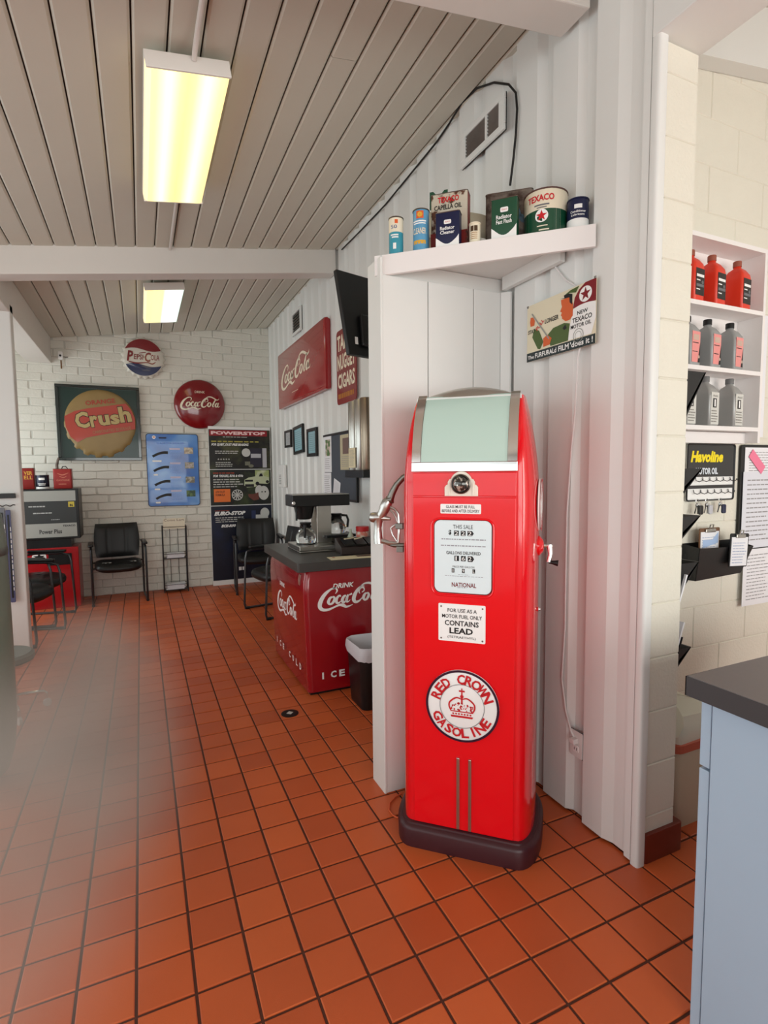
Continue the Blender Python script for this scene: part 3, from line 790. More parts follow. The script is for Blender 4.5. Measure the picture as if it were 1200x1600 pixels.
t.flat([(0.004+0.012*math.cos(a*math.pi/8)*(1 if a % 2 == 0 else .85), 0.160+0.012*math.sin(a*math.pi/8)*(1 if a % 2 == 0 else .85)) for a in range(16)], 0.002); t.build('badge', OCH, c2)

def tin(px, back, W, D, H, mtl, label, rot=0, name='oil_tin', spout=True, z=2.502, xyz=None, base_rot=None):
    x, y, zz = xyz or shelf_item(px, back+D/2, z)
    c = thing(name, label, 'tin', rotz(x, y, zz, (SROT if base_rot is None else base_rot)+rot))
    MB().prism(roundrect(-W/2, -D/2, W/2, D/2, min(W, D)*0.12, 4), 0.0, H).build('body', mtl, c, smooth=True, bevel=0.0015)
    r_ = [(x_, y_, 0) for x_, y_ in roundrect(-W/2, -D/2, W/2, D/2, min(W, D)*0.12, 4)]
    MB(Matrix.Translation((0, 0, H))).tube(r_, 0.002, 6, closed=True).build('rim', TINRIM, c, smooth=True)
    if spout: MB().lathe([(0.012, H), (0.012, H+0.008), (0.010, H+0.010)], 16, Matrix.Translation((W*0.25, 0, 0))).build('cap', TINRIM, c, smooth=True)
    return c
def FR(W, D): return Matrix(((1,0,0,0),(0,0,-1,-D/2-0.0006),(0,1,0,0),(0,0,0,1)))
c3 = tin(704, 0.075, 0.165, 0.07, 0.262, RUST, 'rusty white and red square oil tin lettered CAPELLA OIL, tallest on the corner shelf', spout=False)
MB(FR(.165, .07)).rect(-0.0825, 0.0, 0.0825, 0.095, 0.0005).build('red_band', RUSTR, c3)
MB().box(0.0826, 0.0832, -0.03, 0.03, 0.0, 0.258).build('side_panel', RUSTR, c3)
t = MB(FR(.165, .07)); t.text('TEXACO', -0.05, 0.222, 0.045, 0.247, 0.0012, 0.03); t.build('brand_lettering', INKRED, c3)
t = MB(FR(.165, .07)); t.text('CAPELLA OIL', -0.066, 0.192, 0.058, 0.213, 0.0012, 0.02); t.build('lettering', BLACK, c3)
def swoosh_tin(px, back, W, D, H, mtl, label, words, rot=0):
    c = tin(px, back, W, D, H, mtl, label, rot)
    F = FR(W, D)
    pts = [(-W/2+.002, 0.003), (W/2-.002, 0.003), (W/2-.002, H*0.34)]+[(W*(.5-i/10)*.96, H*(0.30-0.20*math.sin(math.pi*i/10)**1.2)) for i in range(1, 10)]+[(-W/2+.002, H*0.30)]
    MB(F).flat(pts, 0.0006).build('white_swoosh', WHITE, c)
    t_ = MB(F).flat(roundrect(-W*.14, H*.66, W*.16, H*.78, 0.005, 3), 0.0006)
    for i, w_ in enumerate(words):
        t_.text(w_, -W*.30, H*(.50-.12*i), W*.30, H*(.60-.12*i), 0.0008, 0.02)
    t_.build('lettering', WHITE, c)
    t2 = MB(F); t2.text('TEXACO', -W*.10, H*.70, W*.12, H*.74, 0.0012); t2.build('badge_lettering', INKRED, c)
    return c
swoosh_tin(701, 0.004, 0.105, 0.055, 0.148, NAVY, 'flat navy and white cleaner tin standing in front of the rusty square tin', ['Radiator', 'Cleaner'])
c5 = can(742, 0.004, 0.0235, 0.086, [(0, CREAM)], 'tiny cream bottle-shaped can with brown pictures, smallest on the corner shelf', lid=CREAM)
wbars(c5, 0.0235, [(-0.016, 0.052, -0.002, 0.074), (0.001, 0.052, 0.015, 0.074)], mat('brown_print', (74, 52, 30), 0.5))
wbars(c5, 0.0235, [(-0.015, 0.044-0.008*i, 0.014, 0.047-0.008*i) for i in range(4)], mat('tan_print', (170, 130, 80), 0.5))
swoosh_tin(789, 0.004, 0.108, 0.055, 0.165, GREEN, 'flat dark green and white radiator flush tin on the corner shelf', ['Radiator', 'Fast Flush'], rot=-4)
c7 = tin(796, 0.10, 0.20, 0.11, 0.235, RUSTG, 'rusted grey square tin behind the green flush tin', rot=2, spout=False)
t = MB(FR(.2, .11)); t.stroke([(0.0, 0.08, .01), (0.03, 0.17, .012), (0.06, 0.10, .01), (0.08, 0.18, .012)], 0.001); t.stroke([(0.02, 0.05, .008), (0.05, 0.13, .01), (0.09, 0.06, .008)], 0.001)
t.build('blue_scroll', mat('faded_blue', (80, 110, 130), 0.5), c7)
c8 = can(852, 0.006, 0.088, 0.178, [(0, CREAM), ((0.0, 0.55), GREEN)], 'wide round grease can, cream over dark green with a red star', lid=mat('can_lip', (90, 60, 56), 0.4), rot=-8)
wtext(c8, 0.088, [('TEXACO', -0.062, 0.130, 0.050, 0.156, 0.03)], INKRED)
wbars(c8, 0.088, [(-0.03, 0.112, 0.03, 0.118), (-0.02, 0.103, 0.02, 0.107)], GREY)
t = MB(); t.warp = wrapper(0.088); t.disc(0, 0.072, 0.026, 0.0014, 28); t.build('badge', WHITE, c8)
t = MB(); t.warp = wrapper(0.088); t.flat(star(0, 0.072, 0.023), 0.0022); t.build('star', INKRED, c8)
t = MB(); t.warp = wrapper(0.088); t.flat([(-0.13, 0.098), (-0.13, 0.06), (-0.075, 0.098)], 0.0010); t.build('cream_swoop', CREAM, c8)
wbars(c8, 0.088, [(-0.018, 0.030, 0.024, 0.034), (-0.010, 0.014, 0.030, 0.019)], CREAM, 0.0014, 'small_print')
c9 = can(902, 0.012, 0.042, 0.122, [(0, NAVY), ((0.06, 0.36), WHITE)], 'round navy can with a white lower band, rightmost on the corner shelf', lid=NAVY)
wtext(c9, 0.042, [('Conditioner', -0.030, 0.066, 0.032, 0.075, 0.02), ('Lubricant', -0.026, 0.054, 0.026, 0.062, 0.02)], WHITE)
wbars(c9, 0.042, [(-0.014, 0.082, 0.016, 0.098)], WHITE)
# cream plastic hat-like sheet and green letter behind the tins
def hatf(u, v):
    a = -0.2+u*2.3; R_ = 0.17
    return (R_*1.15*math.sin(a-1.0), 0.02-R_*0.45*math.cos(a-1.0), 0.15-0.05*u+v*(0.12-0.02*u))
x, y, zz = shelf_item(706, 0.24)
hat = thing('curved_sheet', 'curved cream plastic sheet standing behind the oil tins on the corner shelf', 'plastic sheet', rotz(x, y, zz, SROT))
h = MB(); h.grid(hatf, 16, 1); 
ho = h.build('sheet', mat('cream_plastic', (222, 214, 190), 0.5), hat, smooth=True); sm = ho.modifiers.new('solid', 'SOLIDIFY'); sm.thickness = 0.004
MB().box(-0.12, 0.13, -0.02, 0.02, 0, 0.165).build('support_block', mat('cream_plastic2', (196, 188, 166), 0.6), hat, bevel=0.004)
gm = MB(Matrix(((1,0,0,-0.03),(0,0,-1,-0.09),(0,1,0,0),(0,0,0,1)))); gm.text('M', -0.055, 0.235, 0.03, 0.315, 0.0, 0.03); gm.build('green_letter', GREEN, hat)

# ================================================================== advertising sign on the ribbed wall
tl = onx(824, 480, WX-0.02); bl = onx(824, 563, WX-0.02); tr = onx(932, 433, WX-0.02); br = onx(931, 540, WX-0.02)
W_ = tl.y-tr.y; H_ = ((tl.z-bl.z)+(tr.z-br.z))/2
M = frame((WX-0.016, tl.y, (bl.z+br.z)/2), (0, -1, 0), (0, 0, 1))
ad = thing('advertising_sign', 'cream tin motor oil advertising sign with a man in a green cap holding a dipstick', 'sign', M)
MB().prism(roundrect(0, 0, W_, H_, 0.006, 2), 0, 0.003).build('plate', mat('ad_cream', (226, 216, 188), 0.35, coat=0.4), ad)
U = lambda x, y: (x*W_, y*H_)
t = MB(); t.rect(0.0, 0.0, W_, H_*0.155, 0.0035); t.build('lower_band', mat('ad_dark', (30, 44, 46), 0.35), ad)
t = MB(); t.text('The', W_*.02, H_*.04, W_*.12, H_*.105, 0.0042, .02); t.text('FURFURALd', W_*.14, H_*.035, W_*.47, H_*.12, 0.0042, .02); t.text('FILM', W_*.50, H_*.035, W_*.65, H_*.125, 0.0042, .02)
t.text("'does it !", W_*.67, H_*.035, W_*.97, H_*.13, 0.0042, .02); t.build('slogan', WHITE, ad)
t = MB(); t.flat([U(.70, .66), U(1.0, .66), U(1.0, 1.0), U(.86, 1.0), U(.78, .93), U(.72, .82)], 0.0035); t.build('can_top', mat('ad_red', (128, 18, 30), 0.35), ad)
t = MB(); t.flat([U(.63, .17), U(.95, .17), U(1.0, .40), U(1.0, .66)]+[U(.85+.16*math.cos(a*math.pi/8), .62+.06*math.sin(a*math.pi/8)) for a in range(1, 8)]+[U(.69, .60)], 0.0038); t.disc(W_*.865, H_*.82, W_*.082, 0.0040, 28, ry=H_*.12); t.build('can_face', WHITE, ad)
t = MB(); t.flat(star(W_*.865, H_*.82, W_*.07), 0.0045); t.build('star', mat('ad_red', (128, 18, 30)), ad)
t = MB(); t.text('NEW', W_*.76, H_*.53, W_*.90, H_*.59, 0.0045, .02); t.text('TEXACO', W_*.695, H_*.42, W_*.955, H_*.50, 0.0045, .02); t.text('MOTOR OIL', W_*.675, H_*.33, W_*.945, H_*.395, 0.0045, .02)
for s_, a_, b_, c_, d_ in (('LONGER', .29, .58, .495, .66), ('STAY', .02, .49, .14, .56)): t.text(s_, W_*a_, H_*b_, W_*c_, H_*d_, 0.0046, .02, 0.1)
t.flat([U(.515, .90), U(.58, .885), U(.57, .93), U(.64, .945), U(.64, .93), U(.69, .90), U(.69, .73), U(.655, .78), U(.65, .865), U(.58, .875)], 0.0046)
t.flat([U(.56, .40), U(.60, .45), U(.62, .38), U(.585, .36)], 0.0052)
t.build('lettering', BLACK, ad)
t = MB(); MR = Matrix.Translation((W_*.17, H_*.50, 0.0046)) @ Matrix.Rotation(0.65, 4, 'Z'); t.text('FULL', 0, 0, W_*.14, H_*.07, 0, .02, M=MR); t.build('red_lettering', INKRED, ad)
t = MB(); t.flat([U(.53, .875), U(.655, .87), U(.70, .74), U(.70, .55), U(.66, .50), U(.60, .50), U(.55, .56), U(.545, .60), U(.53, .62), U(.545, .665), U(.52, .69), U(.545, .76), U(.535, .81)], 0.0042)
t.build('face', mat('ad_orange', (212, 96, 44), 0.4), ad); t = MB(); t.flat([U(.06, .78), U(.10, .77), U(.13, .70), U(.12, .62), U(.06, .62), U(.05, .70)], 0.0043)
t.build('raised_hand', mat('ad_orange', (212, 96, 44)), ad); t = MB(); t.flat([U(.27, .34), U(.33, .38), U(.40, .30), U(.37, .20), U(.27, .19), U(.27, .27)], 0.0046); t.build('lower_hand', mat('ad_orange', (212, 96, 44)), ad)
t = MB(); t.flat([U(.12, .56), U(.20, .50), U(.27, .28), U(.22, .17), U(.18, .19), U(.09, .42)], 0.0041)
t.build('sleeve', mat('ad_green', (74, 96, 44), 0.4), ad); t = MB(); t.flat([U(.38, .17), U(.34, .38), U(.42, .46), U(.58, .48), U(.66, .44), U(.64, .17)], 0.0040)
t.build('jacket', mat('ad_green', (74, 96, 44)), ad); t = MB(); t.flat([U(.58, .93), U(.66, .97), U(.78, .985), U(.74, .90), U(.66, .93)], 0.0048); t.build('green_cap', mat('ad_green', (74, 96, 44)), ad)
t = MB(); t.stroke([U(.08, .84)+(.006,), U(.22, .57)+(.006,), U(.36, .30)+(.006,)], 0.005, 2); t.ring(W_*.78, H_*.20, .016, .018, .0052, 24); t.ring(W_*.78, H_*.20, .026, .029, .0052, 24); t.build('dipstick', mat('ad_grey', (150, 150, 146), 0.4), ad)
for (a_, b_) in ((.01, .985), (.985, 1.01)): MB(Matrix.Translation((W_*a_, H_*b_, 0.003))).lathe([(0.006, 0), (0.004, 0.004), (0.001, 0.005)], 12).build('nail', DARKST, ad)

# outlet, cables on the ribbed wall
def wall_frame(x, y, z): return frame((x, y, z), (0, -1, 0), (0, 0, 1))
yo = (0.321+0.255)/2
out = thing('wall_outlet', 'white double wall outlet low on the ribbed wall by the pillar', 'outlet', wall_frame(WX+0.005, 0.292, 0.345))
MB().prism(roundrect(-0.038, -0.060, 0.038, 0.060, 0.006, 3), 0, 0.002).build('plate_outline', GREY, out)  # slightly larger grey sheet, drawn as the plate's dark outline
MB().prism(roundrect(-0.036, -0.058, 0.036, 0.058, 0.006, 3), 0.002, 0.006).build('plate', WALL, out, bevel=0.002)
t = MB().prism(roundrect(-0.016, -0.036, 0.016, -0.006, 0.008, 3), 0.006, 0.009).build('socket', WHITE, out)
MB().rect(-0.008, -0.026, -0.005, -0.014, 0.0095).rect(0.005, -0.026, 0.008, -0.014, 0.0095).build('slot', BLACK, t)
MB().box(-0.014, 0.014, 0.008, 0.03, 0.006, 0.034).build('plug', WCORD, out, bevel=0.003)
pts = [onx(*p, WX-0.004) for p in ((858, 402), (870, 420), (884, 438), (905, 450), (922, 458))]
pts += [onx(*p, WX-0.004) for p in ((903, 560), (899, 640), (893, 700), (886, 800), (884, 900), (883, 980), (878, 1060), (884, 1110), (892, 1142), (897, 1153))]
tag(MB().tube(pts, 0.004, 8).build('white_cable', WCORD, smooth=True), 'white cable running from under the corner shelf down to the wall outlet', 'cable')
pts = [onx(*p, WX-0.006) for p in ((534, 390), (562, 362), (602, 320), (643, 270), (683, 221), (702, 193), (722, 160), (745, 138), (772, 129), (795, 132), (806, 145), (808, 170), (806, 210), (802, 250), (797, 290))]
tag(MB().tube(pts, 0.0055, 8).build('black_cable', BLKCORD, smooth=True), 'black cable following the ceiling edge and looping over the wall vent', 'cable')
# wall vent
a_ = onx(722, 215, WX-0.01); c_ = onx(790, 208, WX-0.01)
vent = thing('wall_vent', 'white framed wall vent with dark louvres high under the ceiling near the shelf', 'vent', wall_frame(WX-0.004, a_.y, 3.185))
VW = a_.y-c_.y; VH = 0.175
MB().box(0, VW, 0, VH, 0, 0.006).build('back_plate', mat('vent_dark', (44, 42, 40), 0.7), vent)
f = MB()
for r_ in ((0, VW, 0, .03), (0, VW, VH-.03, VH), (0, .05, .03, VH-.03), (VW-.04, VW, .03, VH-.03), (VW*.60, VW*.64, .03, VH-.03)): f.box(r_[0], r_[1], r_[2], r_[3], 0.0, 0.020)
f.build('frame', WALL, vent, bevel=0.002)
for k in range(7):
    zc = 0.038+k*0.0165
    for (x0_, x1_) in ((.05, VW*.60), (VW*.64, VW-.04)):
        MB().add([(x0_, zc, .006), (x1_, zc, .006), (x1_, zc+.010, .016), (x0_, zc+.010, .016)], [(0, 1, 2, 3)]).build('louvre', DARKST, vent)
a_ = onx(458, 488, WX-0.01); c_ = onx(470, 512, WX-0.01)
v2 = thing('wall_vent', 'small dark wall vent high above the large red script sign', 'vent', wall_frame(WX-0.004, a_.y, 3.13))
W2 = max(a_.y-c_.y, 0.3)
MB().box(0, W2, 0, 0.2, 0, 0.006).build('back_plate', mat('vent_dark', (44, 42, 40)), v2)
f = MB()
for r_ in ((-.03, W2+.03, -.03, 0), (-.03, W2+.03, .2, .23), (-.03, 0, 0, .2), (W2, W2+.03, 0, .2)): f.box(r_[0], r_[1], r_[2], r_[3], 0, 0.02)
f.build('frame', WALL, v2, bevel=0.002)
for k in range(6): MB().box(0.0, W2, 0.015+k*.031, 0.025+k*.031, 0.006, 0.014).build('louvre', DARKST, v2)

# ================================================================== ceiling lights and conduit
def tube_light(y0, y1, x0, x1, kind, label):
    xm = (x0+x1)/2; W = x1-x0; L = y1-y0
    M = Matrix.Translation((xm, y0, 3.197+0.143*(xm+0.33))) @ Matrix.Rotation(-SLOPE, 4, 'Y')
    th = thing('ceiling_light', label, 'light', M, None)
    hb = MB(); hb.box(-W/2, W/2, 0, 0.012, 0, 0.065).box(-W/2, W/2, L-0.012, L, 0, 0.065).box(-W/2, W/2, 0.012, L-0.012, 0.045, 0.065)
    hb.build('housing', mat('fixture_white', (236, 234, 228), 0.4), th, bevel=0.002)
    d = MB(); 
    prof_ = [(-W/2+.002, 0.046), (-W/2+.004, 0.012), (-W/2+.02, 0.0), (W/2-.02, 0.0), (W/2-.004, 0.012), (W/2-.002, 0.046)]
    n_ = len(prof_); d.add([(x, y, z) for y in (0.013, L-0.013) for x, z in prof_], [(i, i+1, n_+i+1, n_+i) for i in range(n_-1)])
    mt = bpy.data.materials.new('diffuser_'+kind); mt.use_nodes = True; nt = mt.node_tree; N = nt.nodes; Lk = nt.links; b_ = N['Principled BSDF']
    b_.inputs['Base Color'].default_value = (0.8, 0.8, 0.75, 1)
    tc = N.new('ShaderNodeTexCoord'); sp = N.new('ShaderNodeSeparateXYZ'); Lk.new(tc.outputs['Object'], sp.inputs[0])
    mr = N.new('ShaderNodeMapRange'); mr.inputs['From Min'].default_value = -W/2; mr.inputs['From Max'].default_value = W/2; Lk.new(sp.outputs['X'], mr.inputs['Value'])
    cr_ = N.new('ShaderNodeValToRGB'); e = cr_.color_ramp; Lk.new(mr.outputs['Result'], cr_.inputs['Fac'])
    if kind == 'warm':
        stops = [(0.0, (228, 196, 120)), (0.12, (255, 226, 120)), (0.27, (255, 250, 190)), (0.42, (255, 226, 110)), (0.5, (232, 184, 96)), (0.58, (255, 226, 110)), (0.73, (255, 250, 190)), (0.9, (255, 224, 118)), (1.0, (224, 190, 118))]
    else:
        stops = [(0.0, (226, 196, 120)), (0.25, (250, 222, 130)), (0.47, (236, 206, 130)), (0.56, (250, 255, 250)), (0.75, (255, 255, 255)), (0.9, (205, 240, 225)), (1.0, (190, 220, 205))]
    while len(e.elements) > 1: e.elements.remove(e.elements[0])
    e.elements[0].position = stops[0][0]; e.elements[0].color = lin(stops[0][1])+(1,)
    for p_, c_ in stops[1:]:
        q = e.elements.new(p_); q.color = lin(c_)+(1,)
    Lk.new(cr_.outputs['Color'], b_.inputs['Emission Color']); b_.inputs['Emission Strength'].default_value = 1.6
    d.build('diffuser', mt, th)
    return th
tube_light(1.085, 2.29, -0.33, 0.015, 'warm', 'glowing yellow fluorescent ceiling light nearest the camera, with a conduit at its end')
tube_light(4.03, 5.22, -0.315, 0.035, 'cool', 'farther fluorescent ceiling light beyond the beam, half yellow and half white')
def cz_(x): return ceil_z(x)-0.014
tag(MB().tube([(-0.13, 0.44, cz_(-.13)), (-0.13, 0.7, cz_(-.13)), (-0.135, 0.95, cz_(-.13)-.005), (-0.14, 1.06, cz_(-.14)-.03), (-0.14, 1.083, cz_(-.14)-.045)], 0.011, 10).build('conduit', BEAM, smooth=True), 'painted conduit on the ceiling leading into the near light', 'conduit')
tag(MB().tube([(-0.13, 2.30, cz_(-.13)-.02), (-0.13, 2.36, cz_(-.13)), (-0.13, 3.0, cz_(-.13)), (-0.13, 3.29, cz_(-.13)-.002)], 0.010, 10).build('conduit', BEAM, smooth=True), 'painted conduit on the ceiling between the near light and the cross beam', 'conduit')

# ================================================================== signs on the back wall
def back_frame(px, py, y=YB-0.004): 
    p = ony(px, py, y); return frame((p.x, y, p.z), (1, 0, 0), (0, 0, 1))
# bottle-cap sign, striped
R = 0.252
M = back_frame(224, 560)
cs = thing('bottle_cap_sign', 'round bottle cap sign in red, white and blue, highest on the brick wall', 'sign', M)
def crimp(r, z, n=168, teeth=21, amp=0.012): return [((r+amp*math.cos(teeth*2*math.pi*i/n))*math.cos(2*math.pi*i/n), (r+amp*math.cos(teeth*2*math.pi*i/n))*math.sin(2*math.pi*i/n), z) for i in range(n)]
capw = mat('cap_cream', (220, 216, 204), 0.35, coat=0.5)
MB().loft([crimp(R, 0.0), crimp(R*.985, 0.02, amp=.010), crimp(R*.92, .045, amp=.003), crimp(R*.86, .055, amp=0), crimp(R*.5, .062, amp=0), crimp(R*.05, .064, amp=0)], cap0=False).build('cap', capw, cs, smooth=True, angle=60)
def segment(sgn, level, wave=0.02, Rr=R*.90):
    pts = []; a0 = math.asin(level/Rr)
    n_ = 24
    for i in range(n_+1):
        a = a0+(math.pi-2*a0)*i/n_; pts.append((Rr*math.cos(a), sgn*Rr*math.sin(a)))
    x0 = -Rr*math.cos(a0); m_ = 12
    for i in range(1, m_):
        x = x0+(-2*x0)*i/m_; pts.append((x, sgn*(level)+wave*math.sin(2*math.pi*i/m_)))
    return pts
for nm, sgn, mt in (('red_field', 1, mat('cap_red', (128, 28, 34), 0.3, coat=.5)), ('blue_field', -1, mat('cap_blue', (24, 38, 84), 0.3, coat=.5))):
    mb = MB(); P_ = segment(sgn, 0.095, 0.018)
    # dome the field gently so it follows the cap
    mb.add([(x, y, 0.066-0.24*max(0, math.hypot(x, y)-R*.72)**1.2) for x, y in P_]+[(0, sgn*0.15, 0.067)], [((i), (i+1) % len(P_), len(P_)) for i in range(len(P_))])
    mb.build(nm, mt, cs, smooth=True)
t = MB(); z = 0.0665
t.text('P', -0.19, -0.055, -0.115, 0.075, z, 0.03, 0.2); t.text('EPSI', -0.11, -0.03, 0.0, 0.035, z, 0.02, 0.1); t.text('C', 0.015, -0.055, 0.09, 0.065, z, 0.03, 0.2); t.text('OLA', 0.085, -0.028, 0.185, 0.04, z, 0.02, 0.1)
t.stroke([(-0.17, -0.06, .012), (-0.08, -0.075, .016), (0.04, -0.062, .012), (0.10, -0.075, .016), (0.14, -0.05, .008)], z); t.rect(-0.005, 0.0, 0.012, 0.008, z)
t.stroke([(0.03, 0.065, .008), (-0.02, 0.055, .012), (-0.05, 0.048, .006)], z)
t.build('lettering', mat('cap_red', (128, 28, 34)), cs)
# red button sign
M = back_frame(312, 632)
cb = thing('button_sign', 'round domed red button sign with white script, right of the framed cap picture', 'sign', M)
R = 0.322
pr_ = [(R, 0.0), (R, 0.012)]+[(R*math.cos(a*math.pi/20), 0.012+0.085*math.sin(a*math.pi/20)) for a in range(1, 10)]+[(0.002, 0.097)]
MB().lathe(pr_, 64).build('dome', mat('button_red', (128, 8, 20), 0.22, coat=.8), cb, smooth=True)
def dome_z(x, y): r = min(math.hypot(x, y)/R, 0.98); return 0.0995+0.012-0.012+0.085*(math.sqrt(1-r*r)-1)+0.001
def domed(p): return (p[0], p[1], p[2]+dome_z(p[0], p[1]))
t = MB(); t.warp = domed
cola_script(t, -0.245, -0.085, 0.50, 0.185, 0.0, 6, 0.9); t.text('DRINK', -0.065, 0.135, 0.06, 0.165, 0.001, 0.01)
t.build('lettering', CREAM, cb)
# framed cap picture
q = [ony(*p, YB-0.03) for p in ((85, 600), (217, 606), (221, 720), (91, 718))]
x0, x1 = q[0].x, q[1].x; z0, z1 = q[2].z+.005, q[1].z
M = frame((x0, YB-0.012, z0), (1, 0, 0), (0, 0, 1)); W_, H_ = x1-x0, z1-z0
cr_s = thing('framed_cap_sign', 'square dark green framed picture of a tan bottle cap with orange lettered band', 'sign', M)
dkg = mat('sign_green', (14, 46, 38), 0.3, coat=.15)
MB().box(0, W_, 0, H_, -0.008, 0.012).build('panel', dkg, cr_s)
for nm, r_ in (('frame_side', (0, W_, 0, .035)), ('frame_side', (0, W_, H_-.035, H_)), ('frame_side', (0, .035, .035, H_-.035)), ('frame_side', (W_-.035, W_, .035, H_-.035))):
    MB().box(r_[0], r_[1], r_[2], r_[3], 0.0, 0.035).build(nm, mat('sign_green_frame', (16, 30, 26), 0.2, coat=.8), cr_s, bevel=0.004)
mp = mapper(45, 80, 1150, 1080, 0, H_, W_, 0)      # crop coordinates of the picture
tan = mat('cap_tan', (150, 124, 78), 0.4, var=0.12, vscale=10)
cxx, cyy = mp(615, 570); rx = 0.42*W_*1.0; ry = 0.43*H_
capm = MB()
def ell(k, z, amp, n=144, teeth=18):
    out = []
    for i in range(n):
        a = 2*math.pi*i/n; low = max(0.0, -math.sin(a+0.25)); am = amp*low
        rr_ = k+am*(1 if (teeth*a/(2*math.pi)) % 1 < 0.5 else -0.4)
        out.append((cxx+rx*rr_*math.cos(a), cyy+ry*rr_*math.sin(a)-(0.02 if k > .95 else 0)*low, z))
    return out
capm.loft([ell(1.02, 0.014, 0.05), ell(1.0, 0.022, 0.045), ell(0.95, 0.03, 0.015), ell(0.88, 0.034, 0), ell(0.4, 0.037, 0), ell(0.02, 0.038, 0)], cap0=False).build('cap', tan, cr_s, smooth=True, angle=50)
P = lambda a, b: mp(a, b)
orr = mat('band_orange', (176, 56, 36), 0.35, coat=.4)
MB().prism([P(150, 500), P(280, 430), P(440, 390), P(960, 305), P(1030, 390), P(1075, 500), P(1075, 650), P(700, 720), P(420, 775), P(300, 840), P(215, 770), P(160, 640)][::-1], 0.038, 0.0395).build('band', orr, cr_s)
dk = mat('crush_outline', (60, 22, 18), 0.5)
def Tm(mb, s, a, b, c, d, z, bold=0.0, shear=0.0, rot=0.155):
    x0_, y0_ = P(a, b); x1_, y1_ = P(c, d); w_ = x1_-x0_; h_ = abs(y1_-y0_)
    M_ = Matrix.Translation((x0_, min(y0_, y1_), z)) @ Matrix.Rotation(rot, 4, 'Z'); mb.text(s, 0, 0, w_, h_, 0, bold, shear, M=M_)
for nm, mt, zz_, bo in (('letter_outline', dk, 0.0405, .075), ('lettering', mat('crush_cream', (186, 164, 108), 0.4), 0.0415, .04)):
    t = MB(); dx = 0 if bo == .04 else 8
    Tm(t, 'C', 300-dx, 450-dx, 480+dx, 665+dx, zz_, bo)
    for ch, a, b, c, d in (('r', 490, 490, 590, 640), ('u', 600, 480, 745, 620), ('s', 755, 465, 880, 600), ('h', 880, 355, 1040, 570)): Tm(t, ch, a-dx*.6, b-dx, c+dx*.6, d+dx, zz_, bo)
    t.build(nm, mt, cr_s)
t = MB(); Tm(t, 'ORANGE', 430, 290, 825, 352, 0.0395, .02, rot=.14); t.build('small_lettering', orr, cr_s)
t = MB(); Tm(t, 'CARBONATED BEVERAGE', 505, 688, 1025, 726, 0.0405, .0, rot=.16); t.build('band_lettering', tan, cr_s)
# blue display sign
q = [ony(*p, YB-0.02) for p in ((226, 677), (310, 678), (313, 789), (232, 793))]
x0, x1 = q[3].x, q[2].x; z0, z1 = q[2].z-.003, q[0].z
M = frame((x0, YB-0.012, z0), (1, 0, 0), (0, 0, 1)); W_, H_ = x1-x0, z1-z0
bl = thing('blue_display_sign', 'blue parts display board with four black brake shoes drawn down its left side', 'sign', M)
MB().prism(roundrect(0, 0, W_, H_, 0.035, 6), -0.006, 0.008).build('edge', NAVY, bl)
bm_ = bpy.data.materials.new('blue_poster'); bm_.use_nodes = True; nt = bm_.node_tree; N = nt.nodes; Lk = nt.links
tc = N.new('ShaderNodeTexCoord'); nz_ = N.new('ShaderNodeTexNoise'); nz_.inputs['Scale'].default_value = 2.6; nz_.inputs['Detail'].default_value = 2
Lk.new(tc.outputs['Object'], nz_.inputs['Vector']); cr_ = N.new('ShaderNodeValToRGB'); Lk.new(nz_.outputs['Fac'], cr_.inputs['Fac'])
e = cr_.color_ramp.elements; e[0].position = .3; e[0].color = lin((8, 70, 160))+(1,); e[1].position = .68; e[1].color = lin((130, 178, 230))+(1,)
q_ = e[0]; q2 = cr_.color_ramp.elements.new(.5); q2.color = lin((50, 124, 206))+(1,)
Lk.new(cr_.outputs['Color'], N['Principled BSDF'].inputs['Base Color']); N['Principled BSDF'].inputs['Roughness'].default_value = .3; N['Principled BSDF'].inputs['Coat Weight'].default_value = .5
MB().prism(roundrect(0.008, 0.008, W_-.008, H_-.008, 0.03, 6), 0.008, 0.010).build('poster', bm_, bl)
mp = mapper(80, 80, 1110, 1465, 0, H_, W_, 0)
for k, (ya, yl, wl) in enumerate(((470, 600, 180), (745, 860, 90), (1015, 1135, 110), (1275, 1390, 95))):
    t = MB(); o_ = k*12
    t.stroke([mp(200+o_, ya+45)+(.03,), mp(280+o_, ya+5)+(.03,), mp(400+o_, ya-30)+(.034,), mp(500+o_, ya-30)+(.036,)], 0.0115); t.build('brake_shoe_picture', BLACK, bl)
    t = MB(); a = mp(190+o_, yl-15); b = mp(190+o_+wl, yl+15); t.flat(roundrect(a[0], b[1], b[0], a[1], abs(a[1]-b[1])*.45, 3), .0115); t.build('caption', WHITE, bl)
    t = MB(); a = mp(820+k*6, ya-130+k*8); b = mp(1000+k*6, ya-10+k*8); t.rect(a[0], b[1], b[0], a[1], .0115); t.build('photo', mat('photo_%d' % k, [(176, 160, 140), (150, 150, 120), (130, 126, 110), (70, 92, 74)][k], .5, rgb2=[(220, 210, 190), (200, 190, 190), (190, 190, 180), (110, 140, 90)][k], mscale=30), bl)
    t = MB(); a = mp(530, ya-120); b = mp(740, ya-85); t.rect(a[0], b[1], b[0], a[1], .0115); t.build('heading', mat('pale_heading', (206, 200, 226), .5), bl)
    t = MB(); a = mp(545, ya-65); b = mp(780, ya+90); bars(t, a[0], a[1], b[0], b[1], 6, .0115, random.Random(k), .35); t.build('small_print', mat('pale_blue_print', (120, 158, 226), .5), bl)
t = MB(); t.disc(*mp(238, 150), 0.022, .0115, 20); t.build('badge', WHITE, bl)
t = MB(); a = mp(225, 140); b = mp(255, 160); t.rect(a[0], b[1], b[0], a[1], .0125); t.build('badge_mark', ORG, bl)
